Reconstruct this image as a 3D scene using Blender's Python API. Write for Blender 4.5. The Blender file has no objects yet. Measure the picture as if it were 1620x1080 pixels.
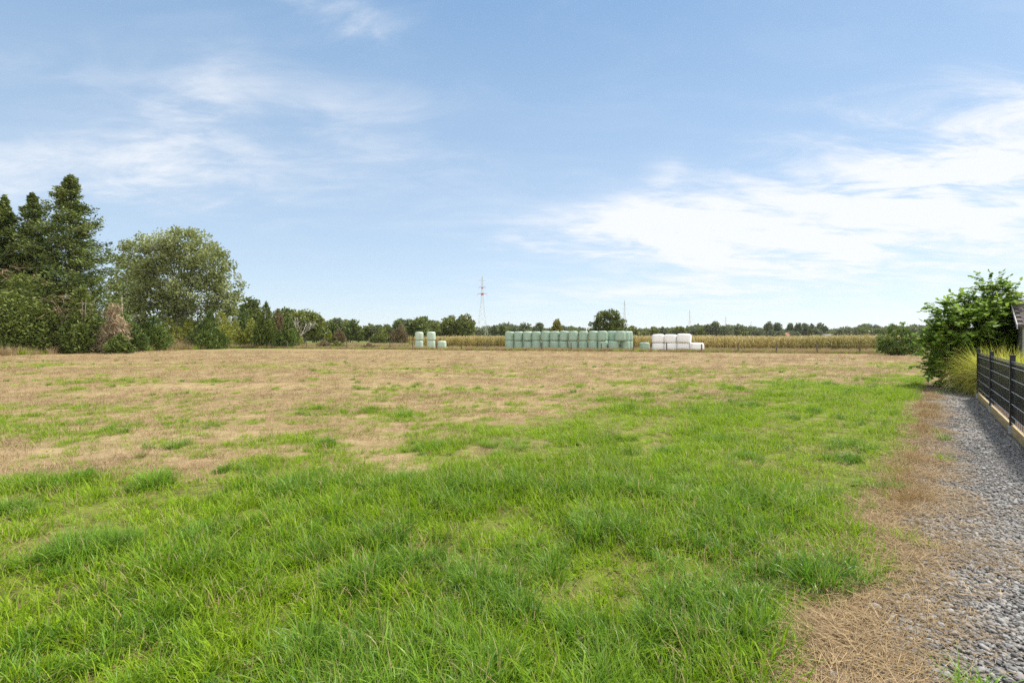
import bpy, math, random
import numpy as np
from mathutils import Vector

R = math.radians
S = bpy.context.scene
COL = S.collection

# ------------------------------------------------------------------ camera, light, sky
EYE, F, HOR = 1.6, 810.0, 533.0          # eye height (m); focal length and horizon row in 1620-px photo pixels
cam_d = bpy.data.cameras.new("camera")
cam_d.sensor_width = 36.0
cam_d.lens = 18.0
cam_d.clip_start = 0.05
cam_d.clip_end = 20000
cam = bpy.data.objects.new("camera", cam_d)
cam.location = (0, 0, EYE)
cam.rotation_euler = (R(90) - math.atan((540 - HOR - 2.5) / F), 0, 0)
COL.objects.link(cam)
S.camera = cam

SUN_AZ, SUN_EL = R(62), R(54)            # azimuth clockwise from +Y (the view direction)
sun_d = bpy.data.lights.new("sun", 'SUN')
sun_d.energy = 3.7
sun_d.angle = R(6)
sun_d.color = (1.0, 0.94, 0.84)
sun = bpy.data.objects.new("sun", sun_d)
sv = Vector((math.sin(SUN_AZ) * math.cos(SUN_EL), math.cos(SUN_AZ) * math.cos(SUN_EL), math.sin(SUN_EL)))
sun.rotation_euler = sv.to_track_quat('Z', 'Y').to_euler()
sun.location = (40, 0, 40)
COL.objects.link(sun)

S.view_settings.view_transform = 'Standard'
S.view_settings.look = 'None'
S.view_settings.exposure = 1.05
S.view_settings.gamma = 1
S.render.engine = 'CYCLES'
cy = S.cycles
cy.max_bounces = 8
cy.diffuse_bounces = 4
cy.glossy_bounces = 2
cy.transmission_bounces = 4
cy.transparent_max_bounces = 8
cy.volume_bounces = 0
cy.use_denoising = False
cy.sample_clamp_indirect = 2
cy.sample_clamp_direct = 2.5


class NT:
    """small wrapper to write node maths as expressions"""
    def __init__(s, tree):
        s.t = tree

    def node(s, typ, **kw):
        n = s.t.nodes.new(typ)
        for k, v in kw.items():
            setattr(n, k, v)
        return n

    def link(s, a, b):
        s.t.links.new(a.s if isinstance(a, E) else a, b)

    def put(s, v, sock):
        if isinstance(v, E):
            s.t.links.new(v.s, sock)
        elif hasattr(v, 'is_output'):
            s.t.links.new(v, sock)
        else:
            if sock.type == 'RGBA' and len(v) == 3:
                v = (*v, 1)
            sock.default_value = v

    def m(s, op, *a, clamp=False):
        n = s.node('ShaderNodeMath', operation=op, use_clamp=clamp)
        for i, v in enumerate(a):
            s.put(v, n.inputs[i])
        return E(s, n.outputs[0])

    def mix(s, f, a, b, blend='MIX'):
        n = s.node('ShaderNodeMix', data_type='RGBA', blend_type=blend)
        s.put(f, n.inputs[0]); s.put(a, n.inputs[6]); s.put(b, n.inputs[7])
        return n.outputs[2]

    def noise(s, vec, scale=5, detail=3, rough=0.55, dist=0.0, out=0):
        n = s.node('ShaderNodeTexNoise')
        if vec is not None:
            s.put(vec, n.inputs['Vector'])
        n.inputs['Scale'].default_value = scale
        n.inputs['Detail'].default_value = detail
        n.inputs['Roughness'].default_value = rough
        n.inputs['Distortion'].default_value = dist
        return E(s, n.outputs[out])

    def ss(s, v, a, b):
        n = s.node('ShaderNodeMapRange', interpolation_type='SMOOTHSTEP')
        s.put(v, n.inputs[0])
        n.inputs[1].default_value = a; n.inputs[2].default_value = b
        return E(s, n.outputs[0])

    def comb(s, x, y, z):
        n = s.node('ShaderNodeCombineXYZ')
        s.put(x, n.inputs[0]); s.put(y, n.inputs[1]); s.put(z, n.inputs[2])
        return n.outputs[0]

    def sep(s, v):
        n = s.node('ShaderNodeSeparateXYZ')
        s.put(v, n.inputs[0])
        return [E(s, o) for o in n.outputs]

    def mapping(s, v, scale=(1, 1, 1), rot=(0, 0, 0), loc=(0, 0, 0)):
        n = s.node('ShaderNodeMapping')
        s.put(v, n.inputs[0])
        n.inputs[1].default_value = loc; n.inputs[2].default_value = rot; n.inputs[3].default_value = scale
        return n.outputs[0]

    def attr(s, name, inst=False):
        n = s.node('ShaderNodeAttribute', attribute_name=name)
        if inst:
            n.attribute_type = 'INSTANCER'
        return E(s, n.outputs['Fac'])


class E:
    def __init__(s, nt, sock):
        s.n, s.s = nt, sock
    def __add__(s, o): return s.n.m('ADD', s, o)
    def __radd__(s, o): return s.n.m('ADD', s, o)
    def __sub__(s, o): return s.n.m('SUBTRACT', s, o)
    def __rsub__(s, o): return s.n.m('SUBTRACT', o, s)
    def __mul__(s, o): return s.n.m('MULTIPLY', s, o)
    def __rmul__(s, o): return s.n.m('MULTIPLY', s, o)
    def __truediv__(s, o): return s.n.m('DIVIDE', s, o)
    def __rtruediv__(s, o): return s.n.m('DIVIDE', o, s)


# ---- sky: Nishita plus wispy clouds laid out by azimuth and elevation
W = bpy.data.worlds.new("World")
S.world = W
W.use_nodes = True
wt = NT(W.node_tree)
W.node_tree.nodes.clear()
sky = wt.node('ShaderNodeTexSky', sky_type='NISHITA')
sky.sun_disc = False
sky.sun_elevation = SUN_EL
sky.sun_rotation = SUN_AZ
sky.altitude = 0
sky.air_density = 1.0
sky.dust_density = 0.2
sky.ozone_density = 1.0
tc = wt.node('ShaderNodeTexCoord')
dx, dy, dz = wt.sep(tc.outputs['Generated'])
az = wt.m('ARCTAN2', dx, dy) * (180 / math.pi)
el = wt.m('ARCSINE', dz) * (180 / math.pi)
inv = 1.0 / (wt.m('MAXIMUM', dz, 0.0) + 0.16)
plane = wt.comb(dx * inv, dy * inv, 0.0)
warp = wt.noise(plane, 1.1, 3, 0.5)
streak = wt.noise(wt.mapping(plane, (1.0, 2.3, 1), (0, 0, R(-28))), 1.0, 7, 0.62, 0.9)
streak2 = wt.noise(wt.mapping(plane, (1.6, 3.4, 1), (0, 0, R(24)), (3.1, 1.7, 0)), 1.3, 7, 0.62, 0.6)
fine = wt.noise(wt.mapping(plane, (1, 1.7, 1), (0, 0, R(10))), 3.6, 7, 0.68, 0.6)
texA = wt.ss(streak * 0.74 + fine * 0.26, 0.34, 0.66)
texB = wt.ss(streak2 * 0.74 + fine * 0.26, 0.34, 0.66)


def ae(px, py):
    return (math.degrees(math.atan((px - 810) / F)), math.degrees(math.atan((HOR - py) / math.hypot(F, px - 810))))


wob = (warp - 0.5) * 16.0
wob2 = (fine - 0.5) * 9.0


def blob(px, py, wa, we, tilt=0.0):
    a0, e0 = ae(px, py)
    a = az - a0 + wob
    e = el - e0 + wob * 0.35 + wob2 * 0.6
    c, s_ = math.cos(R(tilt)), math.sin(R(tilt))
    u = (a * c + e * s_) * (1 / wa)
    v = (e * c - a * s_) * (1 / we)
    return wt.m('EXPONENT', (u * u + v * v) * -1.0)


cl = blob(1110, 372, 19, 2.8, -5) * (texA * 1.05 + 0.12)
cl = cl + blob(1085, 325, 11, 2.6, 6) * (texA * 1.0) * 0.8
cl = cl + blob(1045, 285, 2.4, 3.0, -35) * (texA * 0.8 + 0.15) * 0.7
cl = cl + blob(1590, 285, 16, 5.6, 8) * (texB * 0.9 + 0.05)
cl = cl + blob(1380, 325, 18, 5.0, 8) * texB * 0.7
cl = cl + blob(1480, 200, 18, 4.5, 10) * texB * 0.42
cl = cl + blob(1000, 455, 16, 1.2, 2) * (texA * 0.8 + 0.1) * 0.6
cl = cl + blob(1350, 440, 34, 4.0, 2) * (texB * 0.7 + 0.2) * 0.45
cl = cl + blob(110, 272, 13, 3.0, 9) * (texA * 0.9 + 0.15) * 0.66
cl = cl + blob(285, 150, 6, 3.6, 50) * texA * 0.5
cl = cl + blob(320, 215, 19, 5.5, 8) * (texB * 0.8 + 0.12) * 0.36
cl = cl + blob(535, 15, 7, 2.0, -4) * (texB * 0.9 + 0.1) * 0.5
cl = cl + blob(700, 250, 30, 6.0, -6) * (texA * 0.7 + 0.15) * 0.26
cl = cl + wt.ss(streak2, 0.40, 0.75) * 0.13
front = wt.ss(dy, 0.30, -0.35)  # mask of the added fill clouds, rising towards the back of the viewer
cl = cl + front * (texA * 0.5 + 0.55)      # unseen white cloud bank behind the viewer, added as fill light
cl = wt.m('MINIMUM', cl, 1.0)
cl = wt.ss(cl, -0.05, 1.05) * 0.93
high = wt.mix(wt.ss(el, 26, 80), (1.34, 2.38, 3.75), (0.9, 1.7, 3.0))
haze_c = wt.mix(wt.m('MULTIPLY', el, 1 / 33.0, clamp=True), (3.35, 4.05, 4.8), high)
base = wt.mix(0.72, sky.outputs[0], haze_c)
cloud = wt.mix(front, (5.15, 5.27, 5.45), (9.5, 9.4, 9.2))  # added clouds behind are brighter, to fill the shaded sides facing the camera
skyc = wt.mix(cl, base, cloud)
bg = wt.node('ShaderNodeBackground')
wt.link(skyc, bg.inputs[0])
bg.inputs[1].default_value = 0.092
wo = wt.node('ShaderNodeOutputWorld')
wt.link(bg.outputs[0], wo.inputs[0])
W.cycles.sampling_method = 'MANUAL'
W.cycles.sample_map_resolution = 1024


# ------------------------------------------------------------------ helpers
def G(px, d):
    """ground x of photo column px at distance d"""
    return (px - 810) / F * d


def hgt(py, d):
    """height above ground of photo row py at distance d"""
    return (HOR - py) / F * d + EYE


def tag(o, label=None, cat=None, group=None, kind=None):
    if label: o['label'] = label
    if cat: o['category'] = cat
    if group: o['group'] = group
    if kind: o['kind'] = kind
    return o


def mesh(name, V, Fq, attrs=None, smooth=False):
    V = np.asarray(V, dtype=np.float32).reshape(-1, 3)
    me = bpy.data.meshes.new(name)
    if isinstance(Fq, np.ndarray):
        n = Fq.shape[1]
        Fq = Fq.astype(np.int32)
        me.vertices.add(len(V)); me.vertices.foreach_set('co', V.ravel())
        me.loops.add(Fq.size); me.loops.foreach_set('vertex_index', Fq.ravel())
        me.polygons.add(len(Fq))
        me.polygons.foreach_set('loop_start', np.arange(len(Fq), dtype=np.int32) * n)
        me.update(calc_edges=True)
        me.validate()
    else:
        me.from_pydata([tuple(v) for v in V.tolist()], [], Fq)
        me.update()
    for k, a in (attrs or {}).items():
        at = me.attributes.new(k, 'FLOAT', 'POINT')
        at.data.foreach_set('value', np.asarray(a, dtype=np.float32))
    if smooth:
        me.polygons.foreach_set('use_smooth', np.ones(len(me.polygons), dtype=bool))
    return me


def obj(name, me, m=None, parent=None, loc=(0, 0, 0), rz=0.0):
    o = bpy.data.objects.new(name, me)
    COL.objects.link(o)
    o.location = loc
    o.rotation_euler = (0, 0, rz)
    if m and me is not None and len(me.materials) == 0:
        me.materials.append(m)
    if parent:
        o.parent = parent
    return o


def thing(name, label, cat, loc=(0, 0, 0), rz=0.0, group=None):
    o = bpy.data.objects.new(name, None)
    o.empty_display_size = 0.3
    COL.objects.link(o)
    o.location = loc
    o.rotation_euler = (0, 0, rz)
    return tag(o, label, cat, group)


def dup(root, loc, rz, label, group=None, sc=1.0):
    r = root.copy(); COL.objects.link(r)
    r.location = loc; r.rotation_euler = (0, 0, rz); r.scale = (sc,) * 3
    r['label'] = label
    if group: r['group'] = group
    for ch in root.children:
        c = ch.copy(); COL.objects.link(c); c.parent = r
        for g in ch.children:
            d = g.copy(); COL.objects.link(d); d.parent = c
    return r


class MB:
    """collects boxes, tubes and sheets into one mesh"""
    def __init__(s):
        s.v, s.f = [], []

    def add(s, V, Fs):
        o = sum(len(x) for x in s.v)
        s.v.append(np.asarray(V, dtype=float).reshape(-1, 3))
        s.f += [tuple(int(i) + o for i in f) for f in Fs]
        return s

    def box(s, x0, x1, y0, y1, z0, z1):
        V = [(x, y, z) for z in (z0, z1) for (x, y) in ((x0, y0), (x1, y0), (x1, y1), (x0, y1))]
        return s.add(V, [(3, 2, 1, 0), (4, 5, 6, 7), (0, 1, 5, 4), (1, 2, 6, 5), (2, 3, 7, 6), (3, 0, 4, 7)])

    def bevbox(s, x0, x1, y0, y1, z0, z1, b):
        """box with chamfered vertical and horizontal edges"""
        rings = []
        for z, i in ((z0, b), (z0 + b, 0), (z1 - b, 0), (z1, b)):
            a0, a1, c0, c1 = x0 + i, x1 - i, y0 + i, y1 - i
            rings.append([(a0 + b, c0, z), (a1 - b, c0, z), (a1, c0 + b, z), (a1, c1 - b, z),
                          (a1 - b, c1, z), (a0 + b, c1, z), (a0, c1 - b, z), (a0, c0 + b, z)])
        V = [p for r in rings for p in r]
        Fs = [tuple(range(7, -1, -1)), tuple(range(24, 32))]
        for k in range(3):
            for i in range(8):
                j = (i + 1) % 8
                Fs.append((k * 8 + i, k * 8 + j, k * 8 + 8 + j, k * 8 + 8 + i))
        return s.add(V, Fs)

    def tube(s, P, rad, n=6, cap=True):
        P = np.asarray(P, dtype=float)
        k = len(P)
        rad = np.broadcast_to(np.asarray(rad, dtype=float), (k,))
        T = np.gradient(P, axis=0)
        T /= np.linalg.norm(T, axis=1)[:, None] + 1e-9
        ref = np.array([0, 0, 1.0]) if abs(T[0, 2]) < 0.9 else np.array([1.0, 0, 0])
        V = []
        for i in range(k):
            a = np.cross(T[i], ref); a /= np.linalg.norm(a) + 1e-9
            b = np.cross(T[i], a)
            for j in range(n):
                t = 2 * math.pi * j / n
                V.append(P[i] + rad[i] * (math.cos(t) * a + math.sin(t) * b))
        Fs = []
        for i in range(k - 1):
            for j in range(n):
                j2 = (j + 1) % n
                Fs.append((i * n + j, i * n + j2, (i + 1) * n + j2, (i + 1) * n + j))
        if cap:
            Fs.append(tuple(range(n - 1, -1, -1)))
            Fs.append(tuple(range((k - 1) * n, k * n)))
        return s.add(V, Fs)

    def mesh(s, name, smooth=False):
        return mesh(name, np.concatenate(s.v), s.f, smooth=smooth)


def unit(v):
    return v / (np.linalg.norm(v, axis=-1, keepdims=True) + 1e-9)


def runit(rng, n):
    return unit(rng.normal(size=(n, 3)))


def cards(P, D, Wd, L, Wi):
    """diamond-shaped leaf faces"""
    D = unit(D)
    Wd = unit(Wd - D * np.sum(Wd * D, axis=1, keepdims=True))
    l = np.asarray(L)[:, None] / 2
    w = np.asarray(Wi)[:, None] / 2
    V = np.stack([P - D * l, P + Wd * w - D * l * 0.15, P + D * l, P - Wd * w - D * l * 0.15], axis=1)
    n = len(P)
    return V.reshape(-1, 3), np.arange(n * 4).reshape(n, 4)


# smooth value noise in numpy
def _h(ix, iy, s):
    n = (ix.astype(np.int64) * 374761393 + iy.astype(np.int64) * 668265263 + s * 974634777) & 0xffffffff
    n = ((n ^ (n >> 13)) * 1274126177) & 0xffffffff
    return ((n ^ (n >> 16)) & 0xffff) / 65535.0


def vn(x, y, scale, seed=0):
    x = np.asarray(x) / scale; y = np.asarray(y) / scale
    ix, iy = np.floor(x), np.floor(y)
    fx, fy = x - ix, y - iy
    fx = fx * fx * (3 - 2 * fx); fy = fy * fy * (3 - 2 * fy)
    a, b = _h(ix, iy, seed), _h(ix + 1, iy, seed)
    c, d = _h(ix, iy + 1, seed), _h(ix + 1, iy + 1, seed)
    return (a * (1 - fx) + b * fx) * (1 - fy) + (c * (1 - fx) + d * fx) * fy


def fbm(x, y, scale, seed=0):
    return 0.55 * vn(x, y, scale, seed) + 0.28 * vn(x, y, scale / 2.1, seed + 1) + 0.17 * vn(x, y, scale / 4.3, seed + 2)


def sst(v, a, b):
    t = np.clip((v - a) / (b - a), 0, 1)
    return t * t * (3 - 2 * t)


# ------------------------------------------------------------------ materials
def newmat(name):
    m = bpy.data.materials.new(name)
    m.use_nodes = True
    m.node_tree.nodes.clear()
    t = NT(m.node_tree)
    out = t.node('ShaderNodeOutputMaterial')
    return m, t, out


def principled(t, col, rough=0.7, spec=0.3, metal=0.0, bump=None, bstr=0.3, bdist=0.02):
    p = t.node('ShaderNodeBsdfPrincipled')
    t.put(col, p.inputs['Base Color'])
    t.put(rough, p.inputs['Roughness'])
    p.inputs['Specular IOR Level'].default_value = spec
    p.inputs['Metallic'].default_value = metal
    if bump is not None:
        b = t.node('ShaderNodeBump')
        b.inputs['Strength'].default_value = bstr
        b.inputs['Distance'].default_value = bdist
        t.put(bump, b.inputs['Height'])
        t.link(b.outputs[0], p.inputs['Normal'])
    return p


def leaf_mat(name, dark, light, dry=None, dry_at=0.93, trans=0.3, rough=0.55, spec=0.25, inst=False):
    m, t, out = newmat(name)
    v = t.attr('v')
    if inst:
        v = v * 0.55 + t.attr('tint', True) * 0.45
    col = t.mix(v, dark, light)
    if dry:
        col = t.mix(t.ss(t.attr('v'), dry_at - 0.02, dry_at + 0.02), col, dry)
    p = principled(t, col, rough, spec)
    tr = t.node('ShaderNodeBsdfTranslucent')
    t.link(col, tr.inputs[0])
    mx = t.node('ShaderNodeMixShader')
    mx.inputs[0].default_value = trans
    t.link(p.outputs[0], mx.inputs[1]); t.link(tr.outputs[0], mx.inputs[2])
    t.link(mx.outputs[0], out.inputs[0])
    return m


def plain(name, c1, c2, scale=6, rough=0.8, spec=0.2, metal=0.0, stretch=(1, 1, 1), bstr=0.3, bdist=0.01):
    m, t, out = newmat(name)
    tc = t.node('ShaderNodeTexCoord')
    v = t.mapping(tc.outputs['Object'], stretch)
    n = t.noise(v, scale, 5, 0.6)
    p = principled(t, t.mix(t.ss(n, 0.3, 0.7), c1, c2), rough, spec, metal, n, bstr, bdist)
    t.link(p.outputs[0], out.inputs[0])
    return m


# ------------------------------------------------------------------ ground zones (metres, X right, Y away)
def path_left(y):
    return 0.812 * y + 0.10 - 0.38 * np.clip((3.3 - y) / 0.8, 0, 1)


def fence_x(y):
    return 0.8 * y + 1.52


PATCH = [(-2.9, 26.2, 5.5, 1.5, 0.75), (-11.6, 12.2, 2.4, 0.5, 1), (-6.5, 10.0, 0.9, 0.3, 1), (-8.1, 11.1, 0.5, 0.25, 1),
         (-5.2, 7.55, 0.35, 0.25, 1), (-3.95, 10.9, 0.35, 0.2, 1), (-9.7, 14.4, 2.2, 0.5, .6), (-10.3, 18.2, 1.3, 0.5, .9),
         (-13.2, 25, 1.6, 0.6, .6), (-30, 34, 6, 1.4, .8), (-26, 28, 5, 1.0, .5), (-20.5, 31, 2, .8, .5), (9.5, 24, 4, 2.0, .8),
         (5, 33, 4, 1.2, .35), (-7.3, 8.2, 1.2, .3, .6), (-2.0, 10.6, 1.0, .35, .7), (-4.9, 9.7, .5, .25, .9), (0.3, 12.6, 1.5, .4, .5)]


def green(x, y):
    n = fbm(x, y, 3.2, 5) - 0.5
    n2 = vn(x, y, 0.55, 9) - 0.5
    s = y - (10.3 + 0.68 * x) + n * 8.5 + n2 * 3.5
    g = 1 - sst(s, -2.2, 2.4)
    g = g * (1 - 0.42 * sst(vn(x, y, 0.62, 201) * 0.6 + vn(x, y, 0.23, 202) * 0.4, 0.66, 0.82) * (y < 14))      # worn spots
    for (cx, cy, sx, sy, a) in PATCH:
        g = np.maximum(g, a * np.exp(-((x - cx) / sx) ** 2 - ((y - cy) / sy) ** 2) * (0.15 + 1.2 * vn(x, y, 0.5, 17)) * 0.85)
    # stray tufts in the straw
    g = np.maximum(g, 0.40 * sst(fbm(x, y, 4.0, 37) + 0.5 * (vn(x, y, 0.4, 38) - 0.5), 0.45, 0.8) * (y < 70))
    g = np.maximum(g, sst(vn(x, y, 0.8, 33) * 0.6 + vn(x, y, 2.7, 34) * 0.4, 0.72, 0.86) * 0.6 * (y < 60))
    # green strip at the foot of the hedge on the left
    g = np.maximum(g, np.exp(-((x + 47.5) / 2.2) ** 2) * 0.8 * (y > 30) * (y < 72))
    g = np.where((y > 74) & (x < 60), np.maximum(g * 0, 0.25 + 0.5 * fbm(x, y, 12, 50)), g)      # beyond the wire fence
    g = np.where((y > 135) & (y < 420) & (x < 0), 0.95, g)                                      # bright meadow far left
    e = x - (0.843 * y - 0.62 + (vn(x, y, 0.7, 41) - 0.5) * 0.6)
    g = g * np.where(y < 40, 1 - sst(e, -0.12, 0.12) * (x < 40), 1.0)
    g = np.maximum(g, 0.45 * (vn(x, y, 0.28, 188) > 0.80) * (e > 0) * (e < 0.9) * (y < 18))
    return np.clip(g, 0, 1)


def gz(x, y):
    """gentle bumps of the rough field; flat at the path and far away"""
    k = (1 - sst(y, 30, 45)) * (1 - sst(x - (0.843 * y - 0.62), -0.8, 0.0)) * (1 - sst(np.abs(x), 30, 42))
    return k * ((fbm(x, y, 1.6, 61) - 0.5) * 0.12 + (vn(x, y, 6, 66) - 0.5) * 0.16)


def axis(a, b, st, far, g=1.12):
    c = list(np.arange(a, b, st))
    s_, v = st, c[-1]
    while v < far:
        s_ *= g; v += s_; c.append(v)
    s_, v = st, c[0]
    while v > -far:
        s_ *= g; v -= s_; c.insert(0, v)
    return np.array(c)


gx = axis(-22, 22, 0.16, 6000, 1.1)
gy = axis(1, 30, 0.16, 6000, 1.08)
XX, YY = np.meshgrid(gx, gy)
xs, ys = XX.ravel(), YY.ravel()
V = np.stack([xs, ys, gz(xs, ys)], axis=1)
ni, nj = len(gx), len(gy)
ii = (np.arange(nj - 1)[:, None] * ni + np.arange(ni - 1)[None, :]).ravel()
Fq = np.stack([ii, ii + 1, ii + 1 + ni, ii + ni], axis=1)
th = sst(xs - (0.843 * ys - 0.62), -0.25, 0.05) * (ys < 19) * (ys > 0)
gm = mesh('ground', V, Fq, {'green': green(xs, ys), 'thatch': th}, smooth=True)

m, t, out = newmat('field')
geo = t.node('ShaderNodeNewGeometry')
pos = geo.outputs['Position']
g = t.attr('green')
n1 = t.noise(pos, 0.35, 6, 0.62)
n2 = t.noise(pos, 4.0, 6, 0.7)
n3 = t.noise(t.mapping(pos, (1, 1, 1)), 28, 5, 0.75)
n4 = t.noise(t.mapping(pos, (0.25, 1.0, 1), (0, 0, R(8))), 0.5, 6, 0.6)
straw = t.mix(t.ss(n2 * 0.5 + n3 * 0.5, 0.33, 0.66), (0.145, 0.097, 0.05), (0.395, 0.292, 0.16))
straw = t.mix(t.ss(n1, 0.42, 0.70), straw, (0.26, 0.18, 0.095))
straw = t.mix(t.ss(n4, 0.52, 0.74) * 0.75, straw, (0.12, 0.085, 0.055))
rows = t.noise(t.mapping(pos, (0.045, 0.9, 1), (0, 0, R(-14))), 1.0, 4, 0.6)
straw = t.mix(t.ss(rows, 0.5, 0.68) * 0.5, straw, (0.19, 0.125, 0.075))
straw = t.mix(t.ss(rows, 0.5, 0.34) * 0.35, straw, (0.42, 0.33, 0.18))
straw = t.mix(t.attr('thatch') * t.ss(n2, 0.25, 0.6), straw, (0.115, 0.078, 0.045))
straw = t.mix(t.ss(t.noise(pos, 1.3, 5, 0.65), 0.44, 0.70) * 0.6, straw, (0.18, 0.19, 0.05))
grass = t.mix(t.ss(n2 * 0.6 + n3 * 0.4, 0.35, 0.65), (0.085, 0.085, 0.03), (0.19, 0.23, 0.035))
gf = t.ss(g + (n3 - 0.5) * 0.8 + (n2 - 0.5) * 0.5, 0.35, 0.75)
col = t.mix(gf, straw, grass)
p = principled(t, col, 0.95, 0.1, 0, n3 * 0.5 + n2 * 0.5, 0.9, 0.06)
t.link(p.outputs[0], out.inputs[0])
ground = tag(obj('ground', gm, m), 'wide mown field of tan straw and green grass', 'ground', kind='structure')


# gravel path and the garden soil behind the fence: sheets laid on the ground
def strip(name, fl, fr, y0, y1, z, nu, nv):
    yv = np.linspace(y0, y1, nv)
    V = []
    for y in yv:
        a, b = fl(y), fr(y)
        for k in range(nu):
            V.append((a + (b - a) * k / (nu - 1), y, z))
    i = (np.arange(nv - 1)[:, None] * nu + np.arange(nu - 1)[None, :]).ravel()
    return mesh(name, V, np.stack([i, i + 1, i + 1 + nu, i + nu], axis=1))


m, t, out = newmat('gravel_bed')
geo = t.node('ShaderNodeNewGeometry')
pos = geo.outputs['Position']
vo = t.node('ShaderNodeTexVoronoi')
t.put(pos, vo.inputs['Vector']); vo.inputs['Scale'].default_value = 34
rnd = t.sep(vo.outputs['Color'])[0]
col = t.mix(rnd, (0.10, 0.098, 0.096), (0.33, 0.325, 0.315))
col = t.mix(t.ss(t.noise(pos, 3, 5, 0.7), 0.42, 0.62) * 0.75, col, (0.20, 0.16, 0.11))
p = principled(t, col, 0.8, 0.3, 0, E(t, vo.outputs['Distance']) * -1.0, 1.0, 0.03)
t.link(p.outputs[0], out.inputs[0])
tag(obj('gravel_path', strip('gravel_path', lambda y: path_left(y) + 0.16 * math.sin(y * 2.3) + 0.1 * math.sin(y * 5.1), lambda y: fence_x(y) - 0.03,
        -4, 17.2, 0.006, 8, 90), m), 'grey gravel path running beside the black garden fence', 'path', kind='structure')
soil_m = plain('garden_soil', (0.055, 0.04, 0.03), (0.16, 0.115, 0.08), 14, 0.95, 0.1, bstr=1.0, bdist=0.05)
tag(obj('garden_soil', strip('garden_soil', lambda y: fence_x(y) + 0.03, lambda y: fence_x(y) + 9, -4, 22, 0.005, 8, 30), soil_m),
    'brown garden soil behind the black fence', 'soil', kind='structure')


# ------------------------------------------------------------------ scattering (stuff)
def scatter(name, label, cat, P, rz, sc, tint, protos, tilt=None, seed=0):
    """one object: instances the prototype meshes on points"""
    rng = np.random.default_rng(seed)
    n = len(P)
    me = bpy.data.meshes.new(name)
    me.vertices.add(n)
    me.vertices.foreach_set('co', np.asarray(P, dtype=np.float32).ravel())
    rot = np.zeros((n, 3), dtype=np.float32)
    if tilt is not None:
        rot[:, :2] = tilt
    rot[:, 2] = rz
    a = me.attributes.new('rot', 'FLOAT_VECTOR', 'POINT'); a.data.foreach_set('vector', rot.ravel())
    a = me.attributes.new('scl', 'FLOAT', 'POINT'); a.data.foreach_set('value', np.asarray(sc, dtype=np.float32))
    a = me.attributes.new('tint', 'FLOAT', 'POINT'); a.data.foreach_set('value', np.asarray(tint, dtype=np.float32))
    a = me.attributes.new('pid', 'INT', 'POINT'); a.data.foreach_set('value', rng.integers(0, len(protos), n).astype(np.int32))
    o = bpy.data.objects.new(name, me)
    COL.objects.link(o)
    tag(o, label, cat, kind='stuff')
    pc = bpy.data.collections.new(name + '_kinds')
    for q in protos:
        pc.objects.link(q)
    ng = bpy.data.node_groups.new(name, 'GeometryNodeTree')
    ng.interface.new_socket('Geometry', in_out='INPUT', socket_type='NodeSocketGeometry')
    ng.interface.new_socket('Geometry', in_out='OUTPUT', socket_type='NodeSocketGeometry')
    N = ng.nodes; Lk = ng.links
    gi, go = N.new('NodeGroupInput'), N.new('NodeGroupOutput')
    ci = N.new('GeometryNodeCollectionInfo')
    ci.inputs[0].default_value = pc
    ci.inputs['Separate Children'].default_value = True
    ci.inputs['Reset Children'].default_value = True
    ip = N.new('GeometryNodeInstanceOnPoints')
    ip.inputs['Pick Instance'].default_value = True

    def at(nm, typ):
        q = N.new('GeometryNodeInputNamedAttribute'); q.data_type = typ
        q.inputs[0].default_value = nm
        return [x for x in q.outputs if x.enabled and x.name == 'Attribute'][0]
    Lk.new(gi.outputs[0], ip.inputs['Points'])
    Lk.new(ci.outputs[0], ip.inputs['Instance'])
    Lk.new(at('pid', 'INT'), ip.inputs['Instance Index'])
    Lk.new(at('rot', 'FLOAT_VECTOR'), ip.inputs['Rotation'])
    Lk.new(at('scl', 'FLOAT'), ip.inputs['Scale'])
    Lk.new(ip.outputs[0], go.inputs[0])
    md = o.modifiers.new('scatter', 'NODES')
    md.node_group = ng
    return o


def proto(name, me, m):
    me.materials.append(m)
    return bpy.data.objects.new(name, me)


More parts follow.
